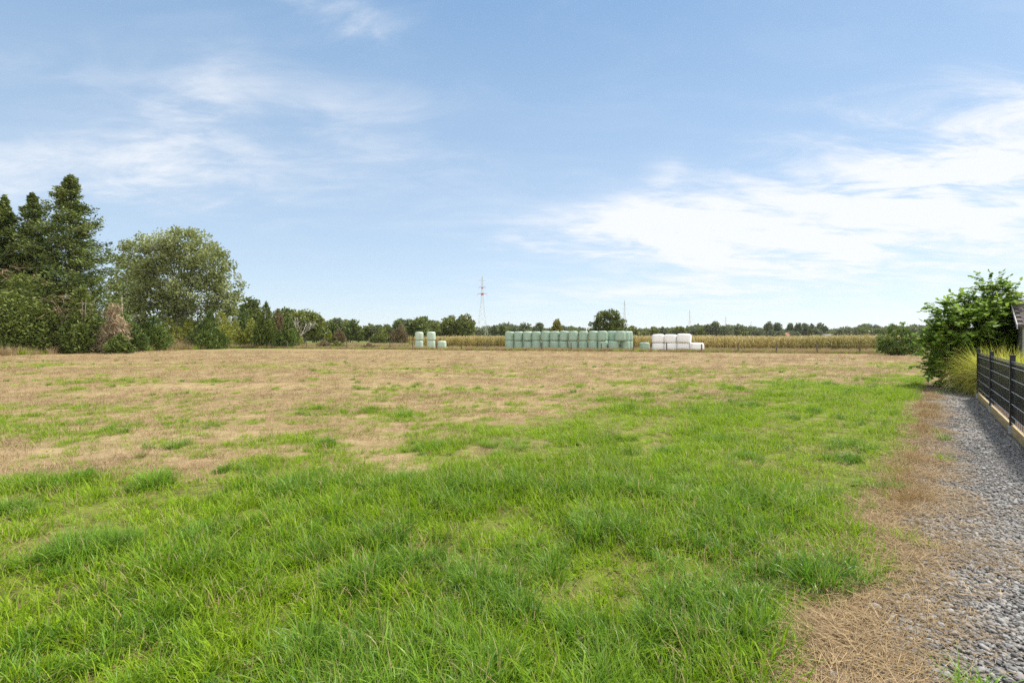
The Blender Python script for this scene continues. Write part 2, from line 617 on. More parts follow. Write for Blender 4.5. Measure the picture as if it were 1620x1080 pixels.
def blades(rng, n, rad, l0, l1, w0, w1, lean0, lean1, seg=4, droop=0.5, vlo=0.0, vhi=1.0, up=1.0):
    """n grass blades as tapered bent strips; returns verts, quads, per-vertex v"""
    a = rng.uniform(0, 2 * np.pi, n)
    rr = rad * np.sqrt(rng.uniform(0, 1, n))
    base = np.stack([rr * np.cos(a), rr * np.sin(a), np.zeros(n)], 1)
    da = a + rng.normal(0, 0.9, n)
    D = np.stack([np.cos(da), np.sin(da), np.zeros(n)], 1)
    Wv = np.stack([-np.sin(da), np.cos(da), np.zeros(n)], 1)
    tw = rng.normal(0, 0.5, n)
    L = rng.uniform(l0, l1, n)
    w = rng.uniform(w0, w1, n)
    lean = rng.uniform(lean0, lean1, n)
    dr = droop * rng.uniform(0.2, 1.4, n)
    V = []
    ts = np.linspace(0, 1, seg + 1)
    ang = np.zeros((seg + 1, n))
    for k, t_ in enumerate(ts):
        ang[k] = lean + dr * 2.0 * t_ ** 1.6
    p = base.copy(); pts = [p.copy()]
    for k in range(1, seg + 1):
        th = 0.5 * (ang[k] + ang[k - 1])
        p = p + (D * np.sin(th)[:, None] + np.array([0, 0, up]) * np.cos(th)[:, None]) * (L / seg)[:, None]
        pts.append(p.copy())
    rows = []
    for k, t_ in enumerate(ts):
        ww = (w * (1 - t_ ** 1.8) * 0.5 + 0.0004)[:, None]
        nx = np.cross(Wv, D)
        wv = Wv * np.cos(tw * t_)[:, None] + (D * 0.5 + nx * 0.5) * np.sin(tw * t_)[:, None]
        rows.append(pts[k] - wv * ww); rows.append(pts[k] + wv * ww)
    V = np.stack(rows, 1)                      # n, 2(seg+1), 3
    nv = 2 * (seg + 1)
    q = np.array([[2 * k, 2 * k + 1, 2 * k + 3, 2 * k + 2] for k in range(seg)])
    Fq = (np.arange(n)[:, None, None] * nv + q[None]).reshape(-1, 4)
    v = np.repeat(rng.uniform(vlo, vhi, n), nv)
    return V.reshape(-1, 3), Fq, v


def merge(parts):
    o, Vs, Fs, vs = 0, [], [], []
    for V, Fq, v in parts:
        Vs.append(V); Fs.append(Fq + o); vs.append(v); o += len(V)
    return np.concatenate(Vs), np.concatenate(Fs), np.concatenate(vs)


grass_m = leaf_mat('grass', (0.095, 0.190, 0.006), (0.34, 0.50, 0.020), (0.46, 0.37, 0.19), 0.95, 0.45, 0.5, 0.16, inst=True)
lush_m = leaf_mat('lush_grass', (0.042, 0.135, 0.008), (0.27, 0.44, 0.035), (0.42, 0.34, 0.17), 0.975, 0.42, 0.42, 0.26, inst=True)
straw_m = leaf_mat('straw', (0.165, 0.108, 0.052), (0.455, 0.34, 0.185), None, 0, 0.2, 0.6, 0.25, inst=True)
hay_m = leaf_mat('hay', (0.13, 0.080, 0.036), (0.46, 0.34, 0.185), None, 0, 0.15, 0.7, 0.15, inst=True)
rust_m = leaf_mat('rust_grass', (0.21, 0.13, 0.05), (0.46, 0.33, 0.16), None, 0, 0.2, 0.6, 0.25, inst=True)

rng = np.random.default_rng(11)
short_p, lush_p, dry_p, lit_p, tall_p = [], [], [], [], []
for k in range(10):
    V, Fq, v = merge([blades(rng, 34, 0.11, 0.05, 0.14, 0.004, 0.008, 0.05, 0.85, 3, 0.6),
                      blades(rng, 5, 0.09, 0.10, 0.20, 0.004, 0.006, 0.1, 0.7, 4, 0.8)])
    short_p.append(proto('short_tuft', mesh('short_tuft', V, Fq, {'v': v}), grass_m))
for k in range(2):      # low broad-leaved weeds and a thin, half dead tuft
    V, Fq, v = merge([blades(rng, 16, 0.10, 0.04, 0.10, 0.016, 0.030, 0.7, 1.4, 3, 0.3, 0.1, 0.7),
                      blades(rng, 10, 0.11, 0.05, 0.12, 0.004, 0.007, 0.1, 0.9, 3, 0.6)])
    short_p.append(proto('short_tuft', mesh('short_tuft', V, Fq, {'v': v}), grass_m))
    V, Fq, v = merge([blades(rng, 14, 0.12, 0.05, 0.16, 0.003, 0.006, 0.2, 1.1, 3, 0.5, 0.95, 1.0),
                      blades(rng, 12, 0.11, 0.05, 0.14, 0.004, 0.007, 0.1, 0.9, 3, 0.6)])
    short_p.append(proto('short_tuft', mesh('short_tuft', V, Fq, {'v': v}), grass_m))
for k in range(8):
    V, Fq, v = merge([blades(rng, 80, 0.12, 0.10, 0.27, 0.006, 0.011, 0.05, 0.8, 5, 0.8),
                      blades(rng, 24, 0.13, 0.18, 0.36, 0.006, 0.011, 0.1, 0.7, 6, 0.95),
                      blades(rng, 2, 0.1, 0.3, 0.48, 0.0018, 0.003, 0.0, 0.5, 3, 0.1, 0.97, 1.0)])
    lush_p.append(proto('lush_tuft', mesh('lush_tuft', V, Fq, {'v': v}), lush_m))
for k in range(8):
    V, Fq, v = merge([blades(rng, 34, 0.16, 0.03, 0.10, 0.0022, 0.0045, 0.2, 1.35, 2, 0.2),
                      blades(rng, 10, 0.16, 0.08, 0.16, 0.002, 0.004, 0.5, 1.4, 3, 0.2)])
    dry_p.append(proto('dry_stubble', mesh('dry_stubble', V, Fq, {'v': v}), straw_m))
for k in range(8):      # loose flat straw
    n = 34
    V, Fq, v = blades(rng, n, 0.2, 0.03, 0.20, 0.0012, 0.0032, 1.3, 1.58, 3, 0.08)
    V[:, 2] += np.repeat(rng.uniform(0.002, 0.03, n), 8)
    lit_p.append(proto('loose_straw', mesh('loose_straw', V, Fq, {'v': v}), hay_m))
for k in range(6):      # standing dead grass
    V, Fq, v = merge([blades(rng, 60, 0.22, 0.3, 0.7, 0.006, 0.012, 0.02, 0.5, 4, 0.35),
                      blades(rng, 25, 0.25, 0.15, 0.4, 0.006, 0.012, 0.1, 0.9, 3, 0.5)])
    tall_p.append(proto('dead_tuft', mesh('dead_tuft', V, Fq, {'v': v}), straw_m))
rust_p = []
for k in range(5):
    V, Fq, v = merge([blades(rng, 90, 0.10, 0.06, 0.2, 0.002, 0.0035, 0.05, 0.9, 3, 0.4)])
    rust_p.append(proto('rusty_tuft', mesh('rusty_tuft', V, Fq, {'v': v}), rust_m))
weed_p = []
for k in range(5):      # green tall grass by the wire fence
    V, Fq, v = merge([blades(rng, 60, 0.25, 0.2, 0.55, 0.008, 0.016, 0.05, 0.7, 3, 0.5)])
    weed_p.append(proto('verge_tuft', mesh('verge_tuft', V, Fq, {'v': v}), grass_m))


def sample(rng, rings, wid=1.2, pad=2.5):
    """random ground points inside the viewed wedge, by rings of (y0, y1, per m2)"""
    out = []
    for y0, y1, den in rings:
        xm = y1 * wid + pad
        n = int((y1 - y0) * 2 * xm * den)
        x = rng.uniform(-xm, xm, n); y = rng.uniform(y0, y1, n)
        k = np.abs(x) < y * wid + pad
        out.append(np.stack([x[k], y[k]], 1))
    return np.concatenate(out)


def field_of(P):
    return np.stack([P[:, 0], P[:, 1], gz(P[:, 0], P[:, 1]) - 0.004], 1)


rng = np.random.default_rng(21)
P = sample(rng, [(1.4, 4, 150), (4, 7, 115), (7, 12, 75), (12, 20, 44), (20, 32, 24)])
x, y = P.T
gr = green(x, y)
lush = fbm(x, y, 1.15, 71)
keep = rng.uniform(0, 1, len(P)) < gr * (0.42 + 0.75 * sst(lush, 0.28, 0.58))
P = P[keep]; x, y = P.T; lush = lush[keep]; gr = gr[keep]
sc = (0.40 + 0.95 * lush) * (0.7 + 0.5 * gr) * rng.uniform(0.7, 1.25, len(P)) * (1 + 0.012 * np.maximum(y - 8, 0))
ti = np.clip(0.85 - 0.9 * lush + 0.35 * (vn(x, y, 3.5, 81) - 0.5) + rng.normal(0, 0.15, len(P)) + 0.012 * y, 0, 1)
scatter('short_grass', 'short green grass covering the near field', 'grass', field_of(P), rng.uniform(0, 6.28, len(P)), sc, ti, short_p,
        rng.normal(0, 0.12, (len(P), 2)), 1)

P = sample(rng, [(1.4, 4, 46), (4, 7, 34), (7, 12, 20), (12, 20, 9), (20, 40, 2.2)])
x, y = P.T
gr = green(x, y); lush = fbm(x, y, 1.15, 71)
cl_ = vn(x, y, 0.45, 91)
pr = gr * sst(lush + 0.34 * (cl_ - 0.5) - 0.006 * y, 0.60, 0.74)
pr = np.where(y > 14, np.maximum(pr, gr * 0.25), pr)
keep = rng.uniform(0, 1, len(P)) < pr
P = P[keep]; x, y = P.T
sc = rng.uniform(0.5, 1.0, len(P)) * np.where(y > 6, 0.72, 0.88) * (1 + 0.012 * np.maximum(y - 8, 0))
ti = np.clip(rng.normal(0.38, 0.22, len(P)), 0, 1)
# distinct tussocks
cx, cyy = [], []
tus = [(a_, b_) for a_, b_ in ((660, 1040), (930, 1000), (1150, 1000), (1240, 905), (910, 775), (660, 765), (440, 905), (280, 950), (130, 860), (90, 1010), (1275, 775), (1010, 840), (540, 830), (1000, 760),
       (800, 705), (680, 700), (520, 700), (390, 760), (250, 710), (1180, 830), (840, 870), (330, 840), (1100, 930), (760, 1000), (480, 1030), (200, 1040), (1340, 700), (1380, 650))]
tx = [G(a_, F * EYE / (b_ - HOR)) for a_, b_ in tus]; ty = [F * EYE / (b_ - HOR) for a_, b_ in tus]
for q in range(150):
    yq = 2.2 + 17 * rng.uniform() ** 1.4; xq = rng.uniform(-1.1, 0.8) * yq
    if green(np.array([xq]), np.array([yq]))[0] > 0.6:
        tx.append(xq); ty.append(yq)
TP, TS, TT = [], [], []
for xq, yq in zip(tx, ty):
    k_ = int(rng.integers(5, 12)); rq = rng.uniform(0.10, 0.26) * (1 + 0.02 * yq)
    TP.append(np.stack([xq + rng.normal(0, rq, k_), yq + rng.normal(0, rq * 0.9, k_)], 1))
    dd = np.hypot(TP[-1][:, 0] - xq, TP[-1][:, 1] - yq) / rq
    TS.append((1.0 if yq < 6 else 0.72) * rng.uniform(0.62, 1.0) * np.exp(-0.12 * dd ** 2)); TT.append(np.full(k_, np.clip(rng.normal(0.25, 0.2), 0, 1)))
TP = np.concatenate(TP)
k_ = TP[:, 0] < 0.843 * TP[:, 1] - 0.5
P = np.concatenate([P, TP[k_]]); sc = np.concatenate([sc, np.concatenate(TS)[k_]]); ti = np.concatenate([ti, np.concatenate(TT)[k_]])
scatter('tall_grass', 'taller dark green grass tufts rising from the near lawn', 'grass', field_of(P), rng.uniform(0, 6.28, len(P)), sc, ti, lush_p,
        rng.normal(0, 0.14, (len(P), 2)), 2)

# straw stubble over the mown field, thinner far away
P = sample(rng, [(1.5, 5, 24), (5, 9, 30), (9, 16, 26), (16, 28, 13), (28, 45, 6), (45, 66, 2.6)])
x, y = P.T
gr = green(x, y)
on_path = (x > path_left(y) + 0.1) & (y < 18)
keep = (rng.uniform(0, 1, len(P)) < (1 - 0.80 * gr) * (0.35 + 0.9 * vn(x, y, 1.1, 101))) & ~on_path & (x < np.where(y < 24, fence_x(y), 99))
P = P[keep]; x, y = P.T
sc = rng.uniform(0.6, 1.3, len(P)) * (1 + 0.022 * np.maximum(y - 8, 0))
ti = np.clip(0.55 + 0.9 * (fbm(x, y, 2.2, 111) - 0.5) + rng.normal(0, 0.2, len(P)), 0, 1)
scatter('straw_stubble', 'tan mown straw stubble over the dry field', 'stubble', field_of(P), rng.uniform(0, 6.28, len(P)), sc, ti, dry_p,
        rng.normal(0, 0.1, (len(P), 2)), 3)

# loose straw: hay strip beside the path, wisps in the grass
n = 3000
yv = 1.2 + 16 * rng.uniform(0, 1, n) ** 1.7
e0, e1 = 0.843 * yv - 0.75, path_left(yv) + 0.35
u = rng.beta(1.5, 1.7, n)
xv = e0 + (e1 - e0) * u
over = np.exp(-((yv - 3.9) / 1.0) ** 2) * rng.uniform(0, 1, n)                # a drift of hay reaching over the path
xv = np.where(over > 0.5, e0 + (fence_x(yv) - 0.15 - e0) * rng.uniform(0, 1, n), xv)
kh = vn(xv, yv, 0.35, 177) + rng.uniform(-0.25, 0.25, n) > 0.34
P1 = np.stack([xv, yv], 1)[kh]
P2 = sample(rng, [(1.5, 5, 11), (5, 10, 7)])
k = (rng.uniform(0, 1, len(P2)) < sst(0.55 - fbm(P2[:, 0], P2[:, 1], 1.15, 71), 0.0, 0.3)) & (P2[:, 0] < 0.843 * P2[:, 1] - 0.4)
P = np.concatenate([P1, P2[k]])
P3 = field_of(P); P3[:, 2] += 0.012
scatter('loose_straw', 'loose dry straw strewn between the grass and the gravel', 'straw', P3, rng.uniform(0, 6.28, len(P)), rng.uniform(0.6, 1.2, len(P)),
        np.clip(rng.normal(0.5, 0.28, len(P)), 0, 1), lit_p, rng.normal(0, 0.05, (len(P), 2)), 4)

n = 170
yv = 3.2 + 11 * rng.uniform(0, 1, n) ** 1.5
xv = 0.843 * yv - 0.62 + rng.normal(0.1, 0.16, n) + 0.02 * yv
k = vn(xv, yv, 0.8, 121) > 0.45
P = np.stack([xv[k], yv[k]], 1)
scatter('rusty_grass', 'rust coloured dead tufts along the edge of the lawn', 'grass', field_of(P), rng.uniform(0, 6.28, len(P)), rng.uniform(0.6, 1.25, len(P)),
        rng.uniform(0, 1, len(P)), rust_p, rng.normal(0, 0.15, (len(P), 2)), 5)

# gravel stones
stone_m, t, out = newmat('stone')
oi = t.attr('tint', True)
geo = t.node('ShaderNodeNewGeometry')
col = t.mix(oi, (0.08, 0.078, 0.076), (0.32, 0.31, 0.295))
col = t.mix(t.ss(t.noise(geo.outputs['Position'], 60, 4, 0.6), 0.45, 0.75) * 0.4, col, (0.38, 0.35, 0.31))
col = t.mix(t.ss(oi, 0.992, 0.996), col, (0.33, 0.12, 0.06))
p = principled(t, col, 0.75, 0.2)
t.link(p.outputs[0], out.inputs[0])
stones = []
for k in range(8):
    nu, nv = 9, 6
    V = []
    ax = np.array([rng.uniform(0.8, 1.25), rng.uniform(0.65, 1.0), rng.uniform(0.3, 0.55)])
    off = rng.normal(0, 1, (3, 3))
    for j in range(nv):
        th = math.pi * (j + 0.0) / (nv - 1)
        for i in range(nu):
            ph = 2 * math.pi * i / nu
            d = np.array([math.sin(th) * math.cos(ph), math.sin(th) * math.sin(ph), math.cos(th)])
            r = 1 + 0.16 * math.sin(3 * d @ off[0] + k) + 0.10 * math.sin(5 * d @ off[1])
            V.append(d * r * ax * 0.5)
    Fs = np.array([[j * nu + i, j * nu + (i + 1) % nu, (j + 1) * nu + (i + 1) % nu, (j + 1) * nu + i] for j in range(nv - 1) for i in range(nu)])
    stones.append(proto('pebble', mesh('pebble', V, Fs, smooth=False), stone_m))
parts = []
for y0, y1, den in ((1.0, 4.5, 4200), (4.5, 8, 2000), (8, 12, 600), (12, 17, 320)):
    n = int((y1 - y0) * 2.2 * den)
    yv = rng.uniform(y0, y1, n)
    a = path_left(yv) - 0.35 - 0.25 * (yv < 3); b = fence_x(yv) - 0.06
    xv = a + (b - a) * rng.uniform(0, 1, n)
    pr = sst(xv - path_left(yv), -0.45, 0.30) * (0.35 + 0.8 * vn(xv, yv, 0.5, 131))
    k = rng.uniform(0, 1, n) < pr * 1.1
    parts.append(np.stack([xv[k], yv[k]], 1))
P = np.concatenate(parts)
P3 = np.stack([P[:, 0], P[:, 1], 0.008 + rng.uniform(0, 0.014, len(P))], 1)
scatter('gravel', 'loose grey slate gravel lying on the path', 'gravel', P3, rng.uniform(0, 6.28, len(P)), rng.gamma(3.2, 0.0044, len(P)) + 0.0075,
        np.clip(rng.beta(1.4, 1.9, len(P)), 0, 1), stones, rng.normal(0, 0.3, (len(P), 2)), 6)


# ------------------------------------------------------------------ the wire fence across the field
def fp(k):
    return np.array([0.25 + 3.63 * k, 68 - 1.42 * k])


FU = unit(np.array([3.63, -1.42])); FN = np.array([-FU[1], FU[0]])       # along the fence, and away from the camera
wood_post_m = plain('weathered_post', (0.075, 0.058, 0.045), (0.20, 0.165, 0.13), 9, 0.9, 0.1, stretch=(6, 6, 1))
wire_m = plain('fence_wire', (0.2, 0.2, 0.2), (0.3, 0.3, 0.3), 20, 0.5, 0.4, 0.6)


def post_mesh(h, r=0.075):
    b = MB()
    b.tube([(0, 0, -0.2), (0, 0, h * 0.5), (0, 0, h - 0.03), (0, 0, h)], [r * 1.05, r, r * 0.97, r * 0.7], 9)
    return b.mesh('post')


pm = [post_mesh(h) for h in (1.08, 1.16, 1.02)]
rnd = random.Random(4)


def wire_fence(label, pts, zs=(0.45, 0.95), rsc=1.0):
    o = pts[0]
    f = thing('wire_fence', label, 'fence', (o[0], o[1], 0))
    mb = MB()
    L = [(p[0] - o[0], p[1] - o[1]) for p in pts]
    for i, p in enumerate(L):
        c = obj('post', pm[rnd.randrange(3)], wood_post_m, f, (p[0], p[1], 0), rnd.uniform(0, 6))
        c.rotation_euler = (rnd.gauss(0, 0.03), rnd.gauss(0, 0.03), rnd.uniform(0, 6))
        c.scale = (rsc,) * 3
    for z in zs:
        for a, b in zip(L[:-1], L[1:]):
            P = [(a[0] + (b[0] - a[0]) * s_, a[1] + (b[1] - a[1]) * s_ - 0.06, z - 0.03 * math.sin(math.pi * s_)) for s_ in (0, .25, .5, .75, 1)]
            mb.tube(P, 0.005, 4)
    obj('wire', mb.mesh('wire'), wire_m, f)
    return f


wire_fence('long fence of weathered wooden posts and wire in front of the bales', [fp(k) for k in range(-13, 13)])
wire_fence('short run of wooden posts below the dark shrubs at the left edge of the field', [(-48.8, y) for y in (62, 67, 72, 76.5, 81.5)], rsc=1.15)
wire_fence('far fence of thin posts in front of the bright green meadow', [(-52 + 4.6 * i, 140 - 1.1 * i) for i in range(10)], rsc=1.2)

# dead standing grass along the fences and between the fence and the crop
rng = np.random.default_rng(31)
kk = rng.uniform(-13, 14, 5200)
off = np.abs(rng.normal(0, 1.6, 5200)) - 0.5
C = np.array([0.25, 68]) + kk[:, None] * np.array([3.63, -1.42]) + off[:, None] * FN
kk2 = rng.uniform(-14, 18, 5600)
C2 = np.array([0.25, 68]) + kk2[:, None] * np.array([3.63, -1.42]) + rng.uniform(1, 17, 5600)[:, None] * FN
yh = rng.uniform(46, 88, 5000)
C3 = np.stack([-49.3 + rng.normal(0, 1.2, 5000), yh], 1)
C3 = C3[rng.uniform(0, 1, 5000) < sst(C3[:, 1], 55, 68) * 0.9 + 0.12]
C4 = np.stack([rng.uniform(-46, -20, 2200), rng.uniform(84, 100, 2200)], 1)
P = np.concatenate([C, C2, C3, C4])
hh = np.concatenate([np.full(len(C), 0.75), np.full(len(C2), 0.8), np.full(len(C3), 1.6), np.full(len(C4), 1.35)])
ti = np.clip(0.62 + 0.8 * (fbm(P[:, 0], P[:, 1], 5, 141) - 0.5) + rng.normal(0, 0.2, len(P)), 0, 1)
sel = rng.uniform(0, 1, len(P)) < 0.68
P3 = np.concatenate([P, np.zeros((len(P), 1))], 1)
sc = hh * rng.uniform(0.55, 1.15, len(P)) * (0.6 + 0.8 * fbm(P[:, 0], P[:, 1], 3, 151))
scatter('dead_grass', 'standing straw coloured grass along the field fences', 'grass', P3[sel], rng.uniform(0, 6.28, sel.sum()), sc[sel], ti[sel], tall_p,
        rng.normal(0, 0.1, (sel.sum(), 2)), 7)
ns = ~sel & (rng.uniform(0, 1, len(P)) < 0.75)
scatter('verge_grass', 'green and yellow rough grass on the verge behind the wire fence', 'grass', P3[ns], rng.uniform(0, 6.28, ns.sum()), sc[ns] * 1.05,
        np.clip(ti[ns] + 0.2, 0, 1), weed_p, rng.normal(0, 0.1, (ns.sum(), 2)), 8)

# ------------------------------------------------------------------ maize crop
maize_m = leaf_mat('maize', (0.19, 0.20, 0.04), (0.54, 0.40, 0.15), (0.58, 0.47, 0.29), 0.9, 0.3, 0.55, 0.25, inst=True)
rng = np.random.default_rng(41)
mz = []
for k in range(7):
    parts = []
    H = 1.9
    b = MB(); b.tube([(0, 0, 0), (0.02, 0, H * .5), (0.03, 0.02, H)], [0.016, 0.014, 0.008], 4)
    # stalk as quads
    Vs = np.concatenate(b.v); Fs = np.array([f for f in b.f if len(f) == 4])
    parts.append((Vs, Fs, np.full(len(Vs), 0.55)))
    for j in range(11):
        V, Fq, v = blades(rng, 1, 0.01, 0.5, 0.95, 0.06, 0.10, 0.25, 0.7, 5, rng.uniform(0.7, 1.3), 0.0, 0.85 - 0.02 * j)
        V[:, 2] += 0.25 + 1.5 * j / 11
        parts.append((V, Fq, v))
    V, Fq, v = blades(rng, 7, 0.01, 0.18, 0.36, 0.012, 0.02, 0.0, 0.6, 2, 0.2, 0.92, 1.0)
    V[:, 2] += H - 0.05
    parts.append((V, Fq, v))
    V, Fq, v = merge(parts)
    mz.append(proto('maize_plant', mesh('maize_plant', V, Fq, {'v': v}), maize_m))
Q = []
for r in range(46):
    o_ = 19 + 0.75 * r + (0 if r < 30 else (r - 30) * 1.5)
    L0 = -29 if r > 0 else -28
    n = int(170 / (0.22 if r < 14 else 0.34))
    s_ = L0 + 170 * rng.uniform(0, 1, n)
    c = np.array([0.25, 68]) + s_[:, None] * FU + (o_ + rng.normal(0, 0.09, n))[:, None] * FN
    Q.append(c)
P = np.concatenate(Q)
P = P[(P[:, 0] > -21 + 0.0 * P[:, 1]) & (P[:, 1] > 20)]
sc = rng.uniform(0.80, 1.06, len(P)) * (0.86 + 0.22 * fbm(P[:, 0], P[:, 1], 7, 161))
ti = np.clip(0.62 + 1.2 * (fbm(P[:, 0], P[:, 1], 9, 171) - 0.5) + rng.normal(0, 0.18, len(P)) - 0.5 * sst(P[:, 0], 30, 60) * vn(P[:, 0], P[:, 1], 7, 3), 0, 1)
scatter('maize_crop', 'tall ripening maize crop yellow and brown behind the bales', 'maize', np.concatenate([P, np.zeros((len(P), 1))], 1),
        rng.uniform(0, 6.28, len(P)), sc, ti, mz, rng.normal(0, 0.06, (len(P), 2)), 9)


# ------------------------------------------------------------------ wrapped bales
def bale_mat(name, c1, c2, rough):
    m, t, out = newmat(name)
    tc = t.node('ShaderNodeTexCoord')
    oi = t.node('ShaderNodeObjectInfo')
    v = t.mapping(tc.outputs['Object'], (7, 7, 0.55))
    va = t.node('ShaderNodeVectorMath', operation='ADD')
    t.put(v, va.inputs[0]); t.link(oi.outputs['Location'], va.inputs[1])
    n = t.noise(va.outputs[0], 1.6, 6, 0.7, 0.4)
    n2 = t.noise(tc.outputs['Object'], 3, 4, 0.6)
    c = t.mix(t.ss(n * 0.6 + n2 * 0.4, 0.32, 0.68), c1, c2)
    c = t.mix(E(t, oi.outputs['Random']) * 0.22, c, c1)
    p = principled(t, c, rough, 0.3, 0, n, 0.25, 0.02)
    t.link(p.outputs[0], out.inputs[0])
    return m


gb_m = bale_mat('green_wrap', (0.235, 0.345, 0.255), (0.385, 0.495, 0.40), 0.42)
lb_m = bale_mat('pale_green_wrap', (0.37, 0.465, 0.36), (0.53, 0.60, 0.50), 0.42)
wb_m = bale_mat('white_wrap', (0.76, 0.75, 0.74), (0.86, 0.85, 0.84), 0.4)


def bale_mesh(seed, Rr, H, e=0.30, ex=None):
    r = random.Random(seed)
    nu, nv = 44, 22
    ph = [r.uniform(0, 6.28) for _ in range(8)]
    V = []
    for j in range(nv + 1):
        a = -math.pi / 2 + math.pi * j / nv
        cr = max(0.0, math.cos(a)) ** e
        z = math.copysign(abs(math.sin(a)) ** e, a) * H / 2
        for i in range(nu):
            th = 2 * math.pi * i / nu
            w = 1 + 0.012 * math.sin(3 * th + ph[0]) + 0.008 * math.sin(7 * th + ph[1] + 2 * z) + 0.012 * math.sin(2.2 * z + ph[2])
            w += 0.006 * math.sin(13 * th + ph[3])
            x_, y_ = math.cos(th), math.sin(th)
            if ex:                      # squarer plan
                q = (abs(x_) ** ex + abs(y_) ** ex) ** (-1 / ex)
                x_, y_ = x_ * q, y_ * q
            sag = 1 + 0.02 * (1 - (z / H + 0.5))
            dz = 0.012 * math.sin(2 * th + ph[4]) * cr + (0.02 * math.sin(x_ * 4 + ph[5]) * (1 - cr) if j > nv / 2 else 0)
            V.append((x_ * Rr * cr * w * sag, y_ * Rr * cr * w * sag, z + H / 2 + (dz if j > 2 else 0)))
    Fs = np.array([[j * nu + i, j * nu + (i + 1) % nu, (j + 1) * nu + (i + 1) % nu, (j + 1) * nu + i] for j in range(nv) for i in range(nu)])
    return mesh('bale', V, Fs, smooth=True)


BH = 1.32
gmesh = [bale_mesh(s, 0.655, BH, 0.27) for s in range(5)]
pmesh = [bale_mesh(s + 20, 0.64, BH, 0.31) for s in range(3)]
wmesh = [bale_mesh(s + 40, 0.745, 1.08, 0.30, 3.2) for s in range(4)]
ORD = ['first', 'second', 'third', 'fourth', 'fifth', 'sixth', 'seventh', 'eighth', 'ninth', 'tenth', 'eleventh']
for lst, mt in ((gmesh, gb_m), (pmesh, lb_m), (wmesh, wb_m)):
    for me in lst:
        me.materials.append(mt)
rb = random.Random(77)
first = {}


def bale(kind, lst, x_, y_, z, label, group, rz=None):
    o = obj(kind, lst[rb.randrange(len(lst))], None, None, (x_, y_, z), rb.uniform(0, 6.28) if rz is None else rz)
    o.rotation_euler = (rb.gauss(0, 0.012), rb.gauss(0, 0.012), o.rotation_euler[2])
    s_ = rb.uniform(0.96, 1.025)
    o.scale = (s_, s_, rb.uniform(0.97, 1.01))
    return tag(o, label, 'bale', group)


A0 = np.array([-0.30, 72.6])


def gp(k, row=0):
    return A0 + FU * 1.325 * k + FN * 1.34 * row


for lev in (0, 1):
    for k in range(11):
        c = gp(k + rb.gauss(0, 0.02)) + FN * rb.gauss(0, 0.05)
        where = 'lower' if lev == 0 else 'upper'
        ends = {0: 'at the left end of'}
        spot = ends[0] if k == 0 else f'{ORD[k]} from the left in'
        bale('wrapped_bale', gmesh, c[0], c[1], lev * (BH - 0.02), f'{where} green bale of the long stack, {spot} its front row',
             'green bales in the long stack')
grp = 'green bales in the long stack'
c = gp(11.08) - FN * 0.1
bale('wrapped_bale', gmesh, c[0], c[1], 0, 'lower green bale right of the even front row, half under the shifted bale', grp)
c = gp(11.72)
bale('wrapped_bale', gmesh, c[0], c[1], BH - 0.02, 'upper green bale shifted right over a gap near the right end of the stack', grp)
c = gp(10.72, 1)
bale('wrapped_bale', gmesh, c[0], c[1], BH - 0.02, 'upper green bale peeping through the gap left of the shifted bale', grp)
for lev in (0, 1):
    c = gp(11.98, 1.0)
    bale('wrapped_bale', gmesh, c[0], c[1], lev * (BH - 0.02), ('lower' if lev == 0 else 'upper') + ' green bale of the second row behind the shifted bale at the stack end', grp)
    c = gp(12.15, 2.05)
    bale('wrapped_bale', gmesh, c[0], c[1], lev * (BH - 0.02), ('lower' if lev == 0 else 'upper') + ' green bale at the far right corner, rearmost in the long stack', grp)
c = gp(10.72, 1)
bale('wrapped_bale', gmesh, c[0], c[1], 0, 'lower green bale in the second row supporting the one that shows in the gap', grp)
bale('wrapped_bale', gmesh, G(1020, 68.5), 68.5, -0.22, 'single low green bale between the green stack and the white bales', None)
# left group
for px, d, z, lb in ((663, 78.5, 0, 'pale green bale on the ground under the left one of two small towers'),
                     (663.3, 78.5, BH - 0.02, 'pale green bale on top of the left one of two small towers'),
                     (682, 78, 0, 'wide pale green bale at the foot of the tower beside the single bale'),
                     (682.3, 78, BH - 0.02, 'pale green bale on top of the tower beside the single bale'),
                     (699.5, 77.6, -0.08, 'single pale green bale on the ground right of the two small towers')):
    bale('wrapped_bale', pmesh, G(px, d), d, z, lb, 'pale green bales left of the long stack')
w0 = np.array([18.45, 64.6])
for k, lev, lb in ((0, 0, 'white bale at the left end of the lower row of white bales'), (1, 0, 'white bale in the lower row, under the middle one of the upper three'),
                   (2, 0, 'white bale in the lower row, left of the uncovered end bale'), (3, 0, 'white bale with nothing on top at the right end of the pile'),
                   (0, 1, 'white bale on the upper row at the left end of the white pile'), (1, 1, 'white bale in the middle of the upper three'),
                   (2.05, 1, 'large white bale with a bright rounded side, right of the upper three')):
    c = w0 + FU * 1.5 * k
    o = bale('white_bale', wmesh, c[0], c[1], lev * 1.065, lb, 'white wrapped bales', R(-21) + rb.gauss(0, 0.06) + rb.randrange(4) * math.pi / 2)
    if k >= 2.05:
        o.scale = (1.12, 1.12, 1.05)
    if k == 3:
        o.scale = (1.1, 1.1, 1.0); o.rotation_euler[2] += R(20)


# ------------------------------------------------------------------ trees and shrubs
bark_m = plain('bark', (0.07, 0.055, 0.042), (0.20, 0.165, 0.13), 5, 0.95, 0.1, stretch=(4, 4, 1), bstr=0.6)
pale_bark_m = plain('pale_bark', (0.30, 0.28, 0.24), (0.5, 0.47, 0.42), 5, 0.9, 0.1, stretch=(4, 4, 1))
dead_m = plain('dead_wood', (0.22, 0.155, 0.09), (0.42, 0.32, 0.20), 5, 0.9, 0.1)

